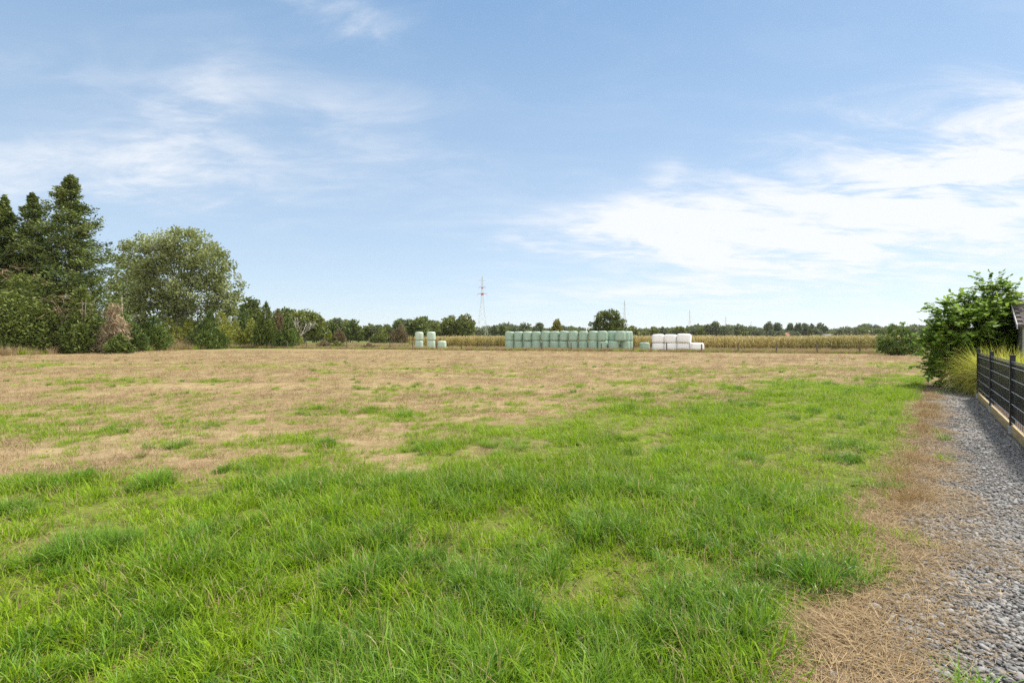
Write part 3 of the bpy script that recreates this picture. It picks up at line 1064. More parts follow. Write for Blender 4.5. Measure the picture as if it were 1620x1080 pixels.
L_cyp = leaf_mat('cypress_leaf', (0.045, 0.075, 0.018), (0.22, 0.275, 0.07), (0.22, 0.15, 0.07), 0.97, 0.15, 0.6, 0.25)
L_cypg = leaf_mat('green_cypress_leaf', (0.043, 0.076, 0.016), (0.235, 0.28, 0.06), (0.15, 0.15, 0.05), 0.97, 0.15, 0.6, 0.25)
L_yew = leaf_mat('dark_conifer_leaf', (0.045, 0.082, 0.019), (0.22, 0.285, 0.065), None, 0, 0.22, 0.6, 0.2)
L_pop = leaf_mat('poplar_leaf', (0.14, 0.175, 0.045), (0.39, 0.42, 0.165), (0.36, 0.40, 0.30), 0.90, 0.42, 0.5, 0.35)
L_oak = leaf_mat('oak_leaf', (0.05, 0.083, 0.018), (0.18, 0.215, 0.045), (0.16, 0.14, 0.04), 0.95, 0.25, 0.55, 0.3)
L_mid = leaf_mat('wood_leaf', (0.075, 0.105, 0.02), (0.25, 0.275, 0.06), (0.14, 0.12, 0.045), 0.93, 0.25, 0.55, 0.3)
L_dim = leaf_mat('far_leaf', (0.07, 0.095, 0.04), (0.19, 0.215, 0.09), None, 0, 0.25, 0.6, 0.25)
L_yel = leaf_mat('yellow_leaf', (0.1, 0.12, 0.012), (0.32, 0.29, 0.05), None, 0, 0.3, 0.55, 0.3)
L_rust = leaf_mat('rust_leaf', (0.11, 0.085, 0.04), (0.29, 0.22, 0.11), None, 0, 0.25, 0.6, 0.25)
L_broom = leaf_mat('broom_leaf', (0.16, 0.195, 0.03), (0.42, 0.435, 0.085), (0.26, 0.18, 0.09), 0.9, 0.25, 0.55, 0.3)
L_dead = leaf_mat('dead_leaf', (0.2, 0.15, 0.09), (0.48, 0.38, 0.245), None, 0, 0.15, 0.7, 0.2)
L_haw = leaf_mat('hawthorn_leaf', (0.06, 0.11, 0.022), (0.21, 0.29, 0.07), (0.20, 0.19, 0.05), 0.95, 0.35, 0.6, 0.15)


def crown_mesh(name, rng, blobs, leaf, cover=3.2, clump=0.9, up=0.25, long=1.5, inner=0.18):
    """foliage clumps spread over lumpy blobs (cx,cy,cz,rx,ry,rz)"""
    Ps, Ds, vs = [], [], []
    B = np.array(blobs, dtype=float)
    area = B[:, 3] * B[:, 5]
    for b, ar in zip(B, area):
        ncl = max(5, int(ar * 9.0 / (clump * clump)))
        u = runit(rng, ncl)
        rad = np.where(rng.uniform(0, 1, ncl) < inner, rng.uniform(0.3, 0.8, ncl), rng.uniform(0.82, 1.08, ncl))
        C = b[:3] + u * b[3:] * rad[:, None]
        cv = np.clip(rng.normal(0.5, 0.2, ncl), 0, 1)
        nl = max(6, int(cover * clump * clump / (leaf * leaf)))
        cr = clump * rng.uniform(0.6, 1.25, ncl)
        off = runit(rng, ncl * nl).reshape(ncl, nl, 3) * (rng.uniform(0, 1, (ncl, nl, 1)) ** 0.45) * 0.95 * cr[:, None, None] * np.array([1, 1, 0.72])
        Ps.append((C[:, None] + off).reshape(-1, 3))
        Ds.append((np.repeat(u[:, None], nl, 1) + rng.normal(0, 0.8, (ncl, nl, 3)) + np.array([0, 0, up])).reshape(-1, 3))
        vs.append(np.clip(np.repeat(cv[:, None], nl, 1) + rng.normal(0, 0.2, (ncl, nl)), 0, 1).ravel())
    P, D, v = np.concatenate(Ps), np.concatenate(Ds), np.concatenate(vs)
    k = P[:, 2] > 0.05
    P, D, v = P[k], D[k], v[k]
    n = len(P)
    L = leaf * rng.uniform(0.7, 1.5, n) * long ** 0.5
    V, Fq = cards(P, D, rng.normal(size=(n, 3)), L, L / long)
    return mesh(name, V, Fq, {'v': np.repeat(v, 4)})


def limbs_mesh(rng, H, r0, targets, lean=0.0, base=(0, 0), split=0.3):
    b = MB()
    top = np.array([base[0] + lean, base[1], H])
    P = [np.array([base[0], base[1], -0.2])]
    for s_ in (0.15, 0.35, 0.6, 0.85, 1.0):
        P.append(np.array([base[0], base[1], 0]) + (top - np.array([base[0], base[1], 0])) * s_ + np.append(rng.normal(0, r0 * 0.5, 2), 0))
    rr = r0 * np.array([1.35, 1, 0.85, 0.6, 0.3, 0.08])
    b.tube(P, rr, 8)
    for T in targets:
        T = np.asarray(T, dtype=float)
        s_ = rng.uniform(split, 0.75) * min(1.0, T[2] / H + 0.15)
        A = np.array([base[0], base[1], 0]) + (top - np.array([base[0], base[1], 0])) * min(s_, 0.9)
        M1 = A + (T - A) * 0.45 + np.array([0, 0, 0.08 * H * rng.uniform(-.2, 1)]) + rng.normal(0, 0.03 * H, 3)
        ra = r0 * 0.42
        b.tube([A, M1, T], [ra, ra * 0.6, ra * 0.12], 6)
        for q in range(2):
            e = T + rng.normal(0, 0.09 * H, 3)
            b.tube([M1, (M1 + e) / 2 + rng.normal(0, 0.02 * H, 3), e], [ra * 0.45, ra * 0.3, ra * 0.08], 5)
    return b.mesh('trunk', True)


def auto_blobs(rng, H, Wd, z0, n=9, top=1.0):
    """sub-crowns filling an egg-shaped envelope between z0 and H"""
    out = []
    zc, rz = (H + z0) / 2, (H - z0) / 2
    for i in range(n):
        u = runit(rng, 1)[0]
        k = rng.uniform(0.35, 0.62)
        c = np.array([u[0] * Wd / 2 * k, u[1] * Wd / 2 * k, zc + u[2] * rz * k])
        s_ = rng.uniform(0.36, 0.52)
        out.append((*c, Wd / 2 * s_, Wd / 2 * s_, rz * s_ * 1.05))
    out.append((0, 0, zc, Wd * 0.3, Wd * 0.3, rz * 0.7))
    out.append((0, 0, H - rz * 0.42, Wd * 0.2, Wd * 0.2, rz * 0.40))
    return out


def tree(name, label, px, d, H, Wd, z0, leaf, mat, seed, bark=None, r0=None, group=None, n=9, blobs=None, cat='tree', cover=3.2, clump=None, X=None, trunk_name='trunk'):
    rng = np.random.default_rng(seed)
    x_ = G(px, d) if X is None else X
    o = thing(name, label, cat, (x_, d, 0), 0, group)
    bl = blobs or auto_blobs(rng, H, Wd, z0, n)
    tg = [(b[0], b[1], b[2] + 0.3 * b[5]) for b in bl]
    obj(trunk_name, limbs_mesh(rng, H * 0.82, r0 or max(0.08, H * 0.02), tg), bark or bark_m, o)
    obj('crown', crown_mesh('crown', rng, bl, leaf, cover, clump or Wd * 0.09 + 0.25), mat, o)
    return o


def px_blobs(px0, d, lst, depth=0.8):
    """(px, py, rx, ry) of crown lumps in photo pixels at distance d -> metres round the trunk"""
    k = d / F
    r = random.Random(len(lst))
    return [((a - px0) * k, r.uniform(-0.3, 0.3) * c * k, hgt(b, d), c * k, c * k * depth, e * k) for a, b, c, e in lst]


# --- tall conifers at the left: whorled limbs with hanging sprays
def cypress_mesh(rng, H, Rb, z0=0.08, nb=150, per=110, card=0.42, gap=0.12, prof=None):
    Ps, Ds, vs = [], [], []
    br = MB()
    br.tube([(0, 0, -0.2), (0.05, 0, H * 0.3), (-0.04, 0.05, H * 0.65), (0, 0, H)], [H * 0.018, H * 0.013, H * 0.007, 0.02], 8)
    for i in range(nb):
        f = (i + rng.uniform(0, 1)) / nb
        z = H * (z0 + (0.985 - z0) * f ** 1.12)
        q = z / H
        pr = min(1, 1.18 * (1 - q) ** 0.92 + 0.02) * (0.55 + 0.45 * min(1, q / 0.32))
        L = Rb * pr * rng.uniform(0.45 - 0.12 * q, 1.2 + 0.25 * q)
        a = i * 2.39996 + rng.normal(0, 0.35)
        d2 = np.array([math.cos(a), math.sin(a), 0])
        ts = np.linspace(0, 1, 6)
        zz = z + L * (0.10 * ts - 0.42 * ts ** 2 + 0.42 * ts ** 3.2) + 0.10 * L + L * rng.normal(0, 0.17) * ts
        path = np.stack([d2[0] * L * ts, d2[1] * L * ts, zz], 1)
        br.tube(path[:5], [0.05 + 0.012 * L, 0.05, 0.04, 0.03, 0.015], 4, False)
        n = int(per * (0.35 + 0.65 * L / Rb) * rng.uniform(0.7, 1.2))
        tt = 0.22 + 0.80 * rng.uniform(0, 1, n) ** 0.7
        c = np.stack([np.interp(tt, ts, path[:, j]) for j in range(3)], 1)
        side = np.array([-d2[1], d2[0], 0])
        wd = 0.30 * L * np.sin(np.clip(tt, 0, 1) * 2.7) + 0.25 * min(1.0, L / 2)
        sd = rng.normal(0, 0.5, n) * wd
        c += side * sd[:, None]
        c[:, 2] -= np.abs(sd) * 0.35 + rng.exponential(0.16, n) - 0.12
        c += rng.normal(0, 0.17 * min(1.0, 0.25 + L / 3), (n, 3))
        Ps.append(c)
        Ds.append(d2 * 0.9 + side * (np.sign(sd) * 0.8)[:, None] + rng.normal(0, 0.5, (n, 3)) + np.array([0, 0, -0.15]) + np.array([0, 0, 0.6]) * (tt ** 3)[:, None])
        vs.append(np.clip(rng.normal(0.42, 0.14) + 0.25 * (tt - 0.6) + rng.normal(0, 0.2, n), 0, 1))
    P, D, v = np.concatenate(Ps), np.concatenate(Ds), np.concatenate(vs)
    n = len(P)
    L = card * rng.uniform(0.6, 1.5, n)
    V, Fq = cards(P, D, rng.normal(size=(n, 3)) + np.array([0, 0, 0.0]), L, L * 0.42)
    return br.mesh('trunk', True), mesh('crown', V, Fq, {'v': np.repeat(v, 4)})


def cypress(label, px, d, H, Rb, seed, mat=None, name='cypress_tree', group=None, **kw):
    rng = np.random.default_rng(seed)
    o = thing(name, label, 'tree', (G(px, d), d, 0), 0, group)
    tm, cm = cypress_mesh(rng, H, Rb, **kw)
    obj('trunk', tm, bark_m, o)
    obj('crown', cm, mat or L_cyp, o)
    return o


cypress('tallest dark conifer of the left group, with a ragged pointed top', 112, 60, hgt(272, 60), 6.6, 1, nb=250, per=270, card=0.30)
cypress('tall conifer with a thin tip, left neighbour of the tallest one', 52, 60, hgt(300, 60), 4.4, 2, nb=200, per=210, card=0.30)
cypress('tall conifer with bare twigs cut by the left edge of the photo', 8, 59, hgt(306, 59), 4.6, 3, nb=180, per=180)
cypress('tall conifer mostly outside the photo on the left', -60, 58, hgt(315, 58), 4.8, 4, nb=130, per=110, card=0.42)


# --- dense shrubby conifers: upright sprays all over an envelope
def shrub_mesh(rng, H, Wd, n, card, shape=0.8, lift=0.5, lumps=9, thin=0.4):
    """several upright plumes grown together, covered in spray-like leaf faces"""
    Ps, Ds, vs = [], [], []
    for k in range(lumps):
        a = k * 2.4 + rng.normal(0, 0.3)
        rr = 0.0 if k == 0 else Wd * rng.uniform(0.16, 0.31)
        c0 = np.array([math.cos(a) * rr, math.sin(a) * rr])
        h = H * (1.0 if k == 0 else rng.uniform(0.55, 0.93) * (1 - 0.25 * (rr / (0.31 * Wd)) ** 2))
        w = Wd * rng.uniform(0.38, 0.52)
        m_ = int(n / lumps * (h / H) * 1.25)
        th = rng.uniform(0, 2 * np.pi, m_)
        q = rng.uniform(0, 1, m_) ** 0.95
        env = np.sin(np.pi * np.clip(q * 0.82 + 0.18, 0, 1)) ** shape
        lump = 1 + 0.16 * np.sin(th * 3 + q * 9 + k) + 0.13 * np.sin(th * 5 - q * 17 + 2 * k)
        deep = rng.uniform(0, 1, m_) < 0.25
        rad = w / 2 * env * lump * np.where(deep, rng.uniform(0.4, 0.85, m_), rng.uniform(0.85, 1.12, m_))
        P = np.stack([c0[0] + rad * np.cos(th), c0[1] + rad * np.sin(th), np.abs(0.05 + q * h * 0.98 + rng.normal(0, 0.03 * h, m_))], 1)
        D = np.stack([np.cos(th), np.sin(th), np.full(m_, lift)], 1) + rng.normal(0, 0.5, (m_, 3))
        nz = np.sin(th * 4 + q * 15 + k) * np.sin(th * 3 - q * 19)
        Ps.append(P); Ds.append(D)
        vs.append(np.clip(rng.normal(0.46, 0.07) + 0.24 * nz + rng.normal(0, 0.2, m_), 0, 1))
    P, D, v = np.concatenate(Ps), np.concatenate(Ds), np.concatenate(vs)
    n = len(P)
    L = card * rng.uniform(0.5, 1.6, n)
    V, Fq = cards(P, D, rng.normal(size=(n, 3)), L, L * thin)
    return mesh('crown', V, Fq, {'v': np.repeat(v, 4)})


def shrub(name, label, px, d, py_top, wpx, mat, seed, n=7000, card=0.3, shape=0.8, lift=0.6, group=None, cat='shrub', thin=0.4, trunk_mat=None):
    rng = np.random.default_rng(seed)
    H = hgt(py_top, d); Wd = wpx * d / F
    o = thing(name, label, cat, (G(px, d), d, 0), 0, group)
    b = MB()
    for k in range(5):
        a = rng.uniform(0, 6.28)
        e = np.array([math.cos(a) * Wd * 0.25, math.sin(a) * Wd * 0.25, H * rng.uniform(0.6, 0.92)])
        b.tube([(e[0] * .1, e[1] * .1, -0.1), e * 0.5 + np.array([0, 0, H * .05]), e], [0.07, 0.05, 0.015], 6)
    obj('trunk', b.mesh('trunk', True), trunk_mat or bark_m, o)
    obj('crown', shrub_mesh(rng, H, Wd, n, card, shape, lift, thin=thin), mat, o)
    return o


def mass(label, px, d, py_top, wpx, n, lumps, seed):
    rng = np.random.default_rng(seed)
    H = hgt(py_top, d); Wd = wpx * d / F
    o = thing('cypress_bush', label, 'shrub', (G(px, d), d, 0))
    b = MB()
    for k in range(6):
        a = rng.uniform(0, 6.28)
        e = np.array([math.cos(a) * Wd * 0.22, math.sin(a) * Wd * 0.22, H * rng.uniform(0.5, 0.85)])
        b.tube([(e[0] * .2, e[1] * .2, -0.1), e * np.array([.6, .6, .5]), e], [0.12, 0.08, 0.02], 6)
    obj('trunk', b.mesh('trunk', True), bark_m, o)
    obj('crown', shrub_mesh(rng, H, Wd, n, 0.30, 0.42, 0.35, lumps, 0.36), L_cypg, o)


mass('broad dark green conifer hedge mass at the left edge under the tall conifers', 34, 54, 432, 128, 42000, 17, 11)
mass('dense upright dark conifer between the dead twigs and the dead brown bush', 130, 55.5, 454, 72, 22000, 8, 13)
db = thing('dead_bush', 'dead brown conifer bush with bare fine twigs', 'shrub', (G(179, 55.5), 55.5, 0))
rngd = np.random.default_rng(14)
bl = px_blobs(179, 55.5, [(179, 500, 9, 14), (184, 516, 13, 20), (176, 530, 15, 20), (190, 532, 11, 16), (174, 547, 14, 9), (180, 488, 5, 7)], 0.8)
b = MB()
for T in bl:
    b.tube([(T[0] * .2, 0, -0.1), (T[0] * .6, T[1] * .6, T[2] * .6), (T[0], T[1], T[2] + 0.4)], [0.08, 0.05, 0.012], 6)
obj('trunk', b.mesh('trunk', True), dead_m, db)
obj('crown', crown_mesh('crown', rngd, bl, 0.2, 2.6, 0.6, 0.1, 9.0, 0.2), L_dead, db)
shrub('conifer_shrub', 'low dark conifer spreading at the foot of the dead brown bush', 190, 54.5, 526, 40, L_cypg, 15, 5000, 0.3, 0.6, 0.2)
shrub('conifer_shrub', 'small round green conifer right of the dead brown bush', 213, 62, 513, 40, L_yew, 16, 8000, 0.26, 0.5, 0.8)
shrub('conifer_shrub', 'large rounded dark conifer leaning behind the small round one', 244, 68, 497, 56, L_yew, 17, 15000, 0.27, 0.45, 0.8)
shrub('leafy_shrub', 'tiny bright green shrub beside the large rounded conifer', 270, 74, 527, 16, L_broom, 18, 1500, 0.25, 0.7, 0.8)
shrub('conifer_shrub', 'small dark conifer behind the bare grey branches', 304, 82, 519, 24, L_yew, 19, 3000, 0.3, 0.7, 0.8)
shrub('conifer_shrub', 'broad conifer with upright sprays and a pointed top', 332, 78, 490, 54, L_yew, 20, 14000, 0.32, 0.65, 1.3)
shrub('conifer_shrub', 'tall slender olive green conifer standing by the fence corner', 421, 86, 476, 36, L_cypg, 21, 11000, 0.36, 0.6, 1.0)
shrub('conifer_shrub', 'blue green conifer leaning beside the slender olive one', 455, 85, 500, 40, L_yew, 22, 9000, 0.34, 0.6, 1.0)
shrub('leafy_shrub', 'small yellow green shrub at the right foot of the blue green conifer', 474, 88, 527, 16, L_broom, 23, 1500, 0.3, 0.7, 0.8)
# broom scrub behind
for i, (px, d, pt, w_, mt, lb) in enumerate((
        (196, 84, 488, 60, L_haw, 'arching dark shrub behind the dead brown bush and below the wooden pole'),
        (268, 92, 500, 56, L_broom, 'yellow green broom behind the large rounded conifer'),
        (298, 94, 503, 54, L_broom, 'brownish broom above the bare grey branches'),
        (318, 100, 493, 40, L_broom, 'bright lime shrub behind the conifer with upright sprays'),
        (350, 94, 490, 52, L_broom, 'light green bush right of the pointed conifer'),
        (372, 96, 505, 46, L_broom, 'spreading broom midway between pointed and slender conifers'),
        (398, 97, 502, 42, L_broom, 'broom close to the left side of the slender conifer'),
        (292, 104, 482, 34, L_yew, 'blue dark conifer under the middle of the big poplar'),
        (384, 104, 480, 44, L_yew, 'dark blue green conifer left of the slender conifer'),
        (440, 100, 487, 30, L_rust, 'rusty dying conifer between the slender and the blue green ones'),
        (228, 96, 492, 60, L_broom, 'green thicket under the left side of the big poplar'))):
    shrub('broom_shrub' if mt is L_broom else 'scrub_bush', lb, px, d, pt, w_, mt, 60 + i, 5200, 0.42, 0.65, 0.9)

# dead twigs in the conifers and a heap of bare branches
def twigs(name, label, px, d, zlo, zhi, n, ln, seed, spread, cat='dead branches', down=True):
    rng = np.random.default_rng(seed)
    b = MB()
    for i in range(n):
        z = rng.uniform(zlo, zhi)
        a = rng.uniform(-math.pi, 0)
        p = np.array([rng.normal(0, spread), rng.normal(0, 0.5), z])
        dr = np.array([math.cos(a) * 0.9, math.sin(a) * 0.7, rng.uniform(-0.7, 0.25) if down else rng.uniform(0.1, 0.9)])
        L = ln * rng.uniform(0.5, 1.2)
        P = [p, p + dr * L * .5 + np.array([0, 0, -0.05 * L]), p + dr * L + np.array([0, 0, -0.2 * L + 0.0])]
        P[2][2] = max(P[2][2], 0.03); P[1][2] = max(P[1][2], 0.03)
        b.tube(P, [0.03, 0.022, 0.008], 4)
        for q in range(3):
            s_ = P[1] + (P[2] - P[1]) * rng.uniform(0, 0.9)
            e = s_ + (dr + rng.normal(0, 0.5, 3)) * L * 0.35
            e[2] = max(e[2], 0.03)
            b.tube([s_, (s_ + e) / 2 + rng.normal(0, 0.04, 3), e], [0.015, 0.011, 0.005], 4)
    o = obj(name, b.mesh(name), dead_m, None, (G(px, d), d, 0))
    return tag(o, label, cat)


twigs('dead_branches', 'tangle of hanging dead brown twigs between the two dark conifer bushes', 92, 55.5, 0.3, 6.5, 95, 2.3, 5, 0.9)
twigs('dead_branches', 'bare brown twigs showing in the tall conifers near the left edge', 14, 55.8, 7.0, 9.5, 26, 2.0, 6, 1.1)
twigs('dead_branches', 'heap of bare grey branches leaning on the fence posts', 283, 77, 0.1, 1.2, 26, 3.2, 7, 1.3, down=False)

# big poplar
pb = px_blobs(280, 97, [(240, 492, 50, 22), (312, 494, 50, 22), (228, 408, 34, 38), (205, 438, 30, 40), (262, 392, 28, 26), (302, 398, 38, 34), (268, 436, 44, 40), (328, 420, 34, 34), (348, 452, 28, 30),
                        (310, 462, 46, 28), (236, 470, 46, 26), (362, 478, 18, 18), (196, 470, 20, 26)])
tree('poplar_tree', 'big grey green poplar with pale leaf undersides right of the tall conifers', 280, 97, hgt(364, 97), 22, 3, 0.34, L_pop, 101, pale_bark_m, 0.42,
     blobs=pb, cover=2.4, clump=1.7)
# trees near the left corner
tree('pine_tree', 'dark tree rising between the poplar and the slender conifer', 394, 125, hgt(468, 125), 7, 2, 0.42, L_oak, 102)
tree('oak_tree', 'olive round tree behind the bare pale tree', 482, 150, hgt(487, 150), 12, 1.2, 0.5, L_mid, 103)
tree('oak_tree', 'dark tree crown left of the bare pale tree', 452, 160, hgt(486, 160), 12, 1.5, 0.55, L_oak, 104)


def bare_tree(label, px, d, H, Wd, seed):
    rng = np.random.default_rng(seed)
    o = thing('bare_tree', label, 'tree', (G(px, d), d, 0))
    b = MB()

    def grow(p, dr, L, r, lev):
        e = p + dr * L
        mid = p + dr * L * 0.5 + rng.normal(0, 0.05 * L, 3)
        b.tube([p, mid, e], [r, r * 0.8, r * 0.6], 5)
        if lev == 0:
            return
        for q in range(3 if lev > 1 else 4):
            nd = unit(dr + rng.normal(0, 0.5, 3) + np.array([0, 0, 0.05]))
            grow(e if q < 2 else mid, nd, L * rng.uniform(0.55, 0.8), r * 0.58, lev - 1)
    b.tube([(0, 0, -0.2), (0, 0, H * 0.3)], [0.16, 0.13], 7)
    for q in range(5):
        a = q * 1.26 + rng.normal(0, 0.2)
        grow(np.array([0, 0, H * 0.29]), unit(np.array([math.cos(a) * 0.75, math.sin(a) * 0.75, 0.75])), H * 0.26, 0.09, 3)
    obj('trunk', b.mesh('trunk'), pale_bark_m, o)
    return o


bare_tree('bare pale tree with spreading leafless branches left of the wood', 475, 112, 7.5, 6, 105)

# wood left of the bales: individual trees, a few kinds copied
wood_grp = 'trees of the wood left of the bales'
protos = []
kinds = [(L_mid, 9.5, 9), (L_oak, 10.5, 9), (L_dim, 10.5, 8), (L_oak, 9, 10), (L_mid, 11, 9), (L_yew, 9.5, 5)]
rng = np.random.default_rng(51)
lay = []
for row, (d0, jit) in enumerate(((205, 5), (226, 7), (250, 8))):
    px = 497 + row * 7
    while px < 700:
        lay.append((px + rng.normal(0, 4), d0 + rng.normal(0, jit)))
        px += rng.uniform(18, 27)
wl = ['olive green broad tree among the crowns of the wood left of the bales', 'dark round-topped tree in the wood left of the bales',
      'dull grey green tree of the wood left of the bales', 'low dark spreading tree in the wood left of the bales',
      'taller olive tree standing up from the wood left of the bales', 'narrow dark conifer in the wood left of the bales']
for i, (px, d) in enumerate(lay):
    k = i if i < 6 else int(rng.integers(0, 6))
    tgt = hgt(506 + 5 * math.sin(px * 0.045) + rng.normal(0, 2.5), d)
    mt, h_, w_ = kinds[k]
    if i < 6:
        protos.append(tree('wood_tree', wl[k], px, d, h_, w_, 0.8, 0.62, mt, 200 + k, n=8, group=wood_grp))
        protos[k].scale = (tgt / h_,) * 3
    else:
        dup(protos[k], (G(px, d), d, 0), rng.uniform(0, 6.28), wl[k], wood_grp, tgt / h_)
shrub('scrub_bush', 'rusty brown thicket at the edge of the wood left of the bales', 634, 185, 511, 32, L_rust, 90, 5000, 0.6, 0.6)
shrub('scrub_bush', 'yellow green bush at the edge of the wood below the bare tops', 520, 180, 518, 14, L_broom, 91, 2500, 0.6, 0.6)
shrub('scrub_bush', 'pinkish brown bush beside the yellow green bush at the wood edge', 536, 182, 517, 26, L_rust, 92, 3500, 0.6, 0.6)
shrub('scrub_bush', 'olive thicket at the wood edge left of the rusty thicket', 604, 186, 516, 40, L_mid, 93, 4500, 0.6, 0.6)
for i, (px, d, pt, w_, lb) in enumerate(((512, 84, 536, 28, 'brown bramble mound left of the first fence gap'), (533, 83, 537, 24, 'brown bramble mound with a pointed green top'),
                                        (583, 80, 541, 30, 'low wide bramble mound between two fence posts'))):
    shrub('bramble_mound', lb, px, d, pt, w_, L_rust if i != 1 else L_mid, 95 + i, 1500, 0.28, 0.5, 0.4)
tree('copse_tree', 'big rounded tree at the right end of the wood, left half', 713, 215, hgt(497, 215), 11, 0.8, 0.6, L_mid, 301, n=11)
tree('copse_tree', 'big rounded tree at the right end of the wood, right half', 733, 212, hgt(496, 212), 9.5, 0.6, 0.6, L_mid, 302, n=11)
# trees behind the bales
ob = px_blobs(962, 150, [(962, 505, 20, 15), (948, 514, 14, 12), (977, 512, 12, 12), (955, 500, 10, 9), (968, 499, 9, 9), (942, 522, 9, 8), (984, 521, 7, 9), (963, 521, 22, 10)])
tree('oak_tree', 'big dark round oak standing behind the long green stack', 962, 150, hgt(488, 150), 9.6, 1, 0.36, L_oak, 303, blobs=ob, cover=3.0, clump=1.1)
tree('maple_tree', 'yellow green small tree behind the middle of the long green stack', 881, 190, hgt(502, 190), 4.8, 1.0, 0.42, L_yel, 304, n=6)
tree('field_tree', 'grey green tree just left of the yellow one', 853, 300, hgt(508, 300), 9, 1, 0.75, L_dim, 305)
tree('field_tree', 'light green tree on the right flank of the big oak', 1000, 220, hgt(513, 220), 6.5, 0.6, 0.6, L_mid, 306)
tree('field_tree', 'dark small tree near the foot of the tall red armed pylon', 782, 330, hgt(512, 330), 5, 0.5, 0.7, L_dim, 307)
tree('field_tree', 'dark clipped tree left of the long stack of bales', 794, 330, hgt(512, 330), 5, 0.5, 0.7, L_oak, 308)
tree('field_tree', 'round green tree behind the white bales', 1077, 300, hgt(514, 300), 9, 0.6, 0.7, L_mid, 309)
tree('field_tree', 'olive round tree behind the gap before the white bales', 1034, 300, hgt(515, 300), 8, 0.6, 0.7, L_mid, 310)
tree('field_tree', 'dark round tree right of the white bales', 1109, 290, hgt(517, 290), 5.5, 0.4, 0.7, L_oak, 311)
tree('field_tree', 'tallest dark tree of the clump right of the third pylon', 1131, 420, hgt(508, 420), 12, 0.6, 0.9, L_dim, 312)
tree('field_tree', 'dark tree at the left of the clump right of the third pylon', 1118, 425, hgt(511, 425), 10, 0.6, 0.9, L_dim, 313)
tree('field_tree', 'dark tree at the right end of the clump with the highest distant top', 1148, 415, hgt(514, 415), 10, 0.6, 0.9, L_dim, 314)
row_grp = 'distant row of poplars'
for i, (px, pt, w_) in enumerate(((1216, 505, 15), (1228, 507, 14), (1250, 507, 13), (1262, 508, 12), (1273, 508, 12), (1284, 509, 9), (1298, 508, 16))):
    lbs = ['leftmost and highest tree of the distant poplar row', 'broad dark tree of the distant poplar row, second from its left end', 'middle poplar right of the first gap in the distant row',
           'poplar in the flat-topped part of the distant row', 'poplar in the flat-topped right part of the distant row', 'thin poplar beside the last gap of the distant row',
           'separate round tree at the right end of the distant poplar row']
    d = 460
    Hh = hgt(pt, d)
    tree('distant_poplar', lbs[i], px, d + (i % 3) * 6, Hh, w_ * 1.3 * d / F, 2.2, 0.8, L_dim, 320 + i, n=8, group=row_grp)
tree('field_tree', 'small dark pointed tree in front of the distant poplar row', 1282, 380, hgt(516, 380), 4.5, 0.4, 0.7, L_oak, 330)
tree('field_tree', 'dark green tree behind the hawthorn at the end of the wire fence', 1412, 260, hgt(511, 260), 7, 0.5, 0.7, L_mid, 331)
tree('field_tree', 'grey green round tree left of the hawthorn on the skyline', 1330, 400, hgt(516, 400), 12, 0.5, 0.9, L_dim, 332)

# far tree line that reads as one mass
farp = []
for k, (mt, h_, w_) in enumerate(((L_dim, 10, 11), (L_dim, 9, 12), (L_oak, 9.5, 10), (L_mid, 9, 11))):
    rg = np.random.default_rng(400 + k)
    farp.append(proto('line_tree', crown_mesh('line_tree', rg, auto_blobs(rg, h_, w_, 0.0, 8), 0.95, 2.8, 1.5), mt))
rng = np.random.default_rng(61)
px = rng.uniform(380, 1640, 760)
d = np.where(px < 760, rng.uniform(330, 420, 760), rng.uniform(420, 620, 760))
top = 517.5 + 3.0 * np.sin(px * 0.021) + 1.8 * np.sin(px * 0.067 + 1) + rng.normal(0, 1.6, 760)
top = np.where((px > 1015) & (px < 1190), top - 0.5, top)
x_ = (px - 810) / F * d
sc = np.maximum((HOR - top) / F * d + EYE, 2.5) / 9.5
scatter('far_tree_line', 'distant dark tree line along the horizon beyond the maize', 'trees', np.stack([x_, d, np.zeros_like(d)], 1), rng.uniform(0, 6.28, 760), sc,
        rng.uniform(0, 1, 760), farp, None, 10)

# hawthorn at the right end of the wire fence
hb = px_blobs(1420, 49, [(1405, 540, 15, 14), (1425, 535, 18, 17), (1440, 543, 14, 13), (1412, 550, 18, 9), (1432, 552, 20, 9), (1415, 520, 8, 7), (1428, 514, 5, 7), (1440, 520, 4, 8), (1398, 532, 7, 6)])
rngh = np.random.default_rng(71)
hw = thing('hawthorn_bush', 'round loose green bush at the right end of the wire fence', 'bush', (G(1420, 49), 49, 0))
b = MB()
for T in hb:
    T = np.array(T[:3])
    s0 = np.array([T[0] * 0.35 + rngh.normal(0, 0.15), rngh.normal(0, 0.2), -0.1])
    b.tube([s0, (s0 + T) / 2 + rngh.normal(0, 0.1, 3), T + np.array([0, 0, 0.3])], [0.06, 0.04, 0.01], 6)
obj('stem', b.mesh('stem', True), bark_m, hw)
obj('crown', crown_mesh('crown', rngh, hb, 0.15, 2.3, 0.42, 0.4), L_haw, hw)

# ------------------------------------------------------------------ pylons, pole, distant houses
steel_m = plain('galvanised_steel', (0.52, 0.53, 0.54), (0.64, 0.65, 0.66), 3, 0.6, 0.3, 0.1)
red_m = plain('red_paint', (0.42, 0.09, 0.07), (0.50, 0.13, 0.10), 3, 0.6, 0.3)


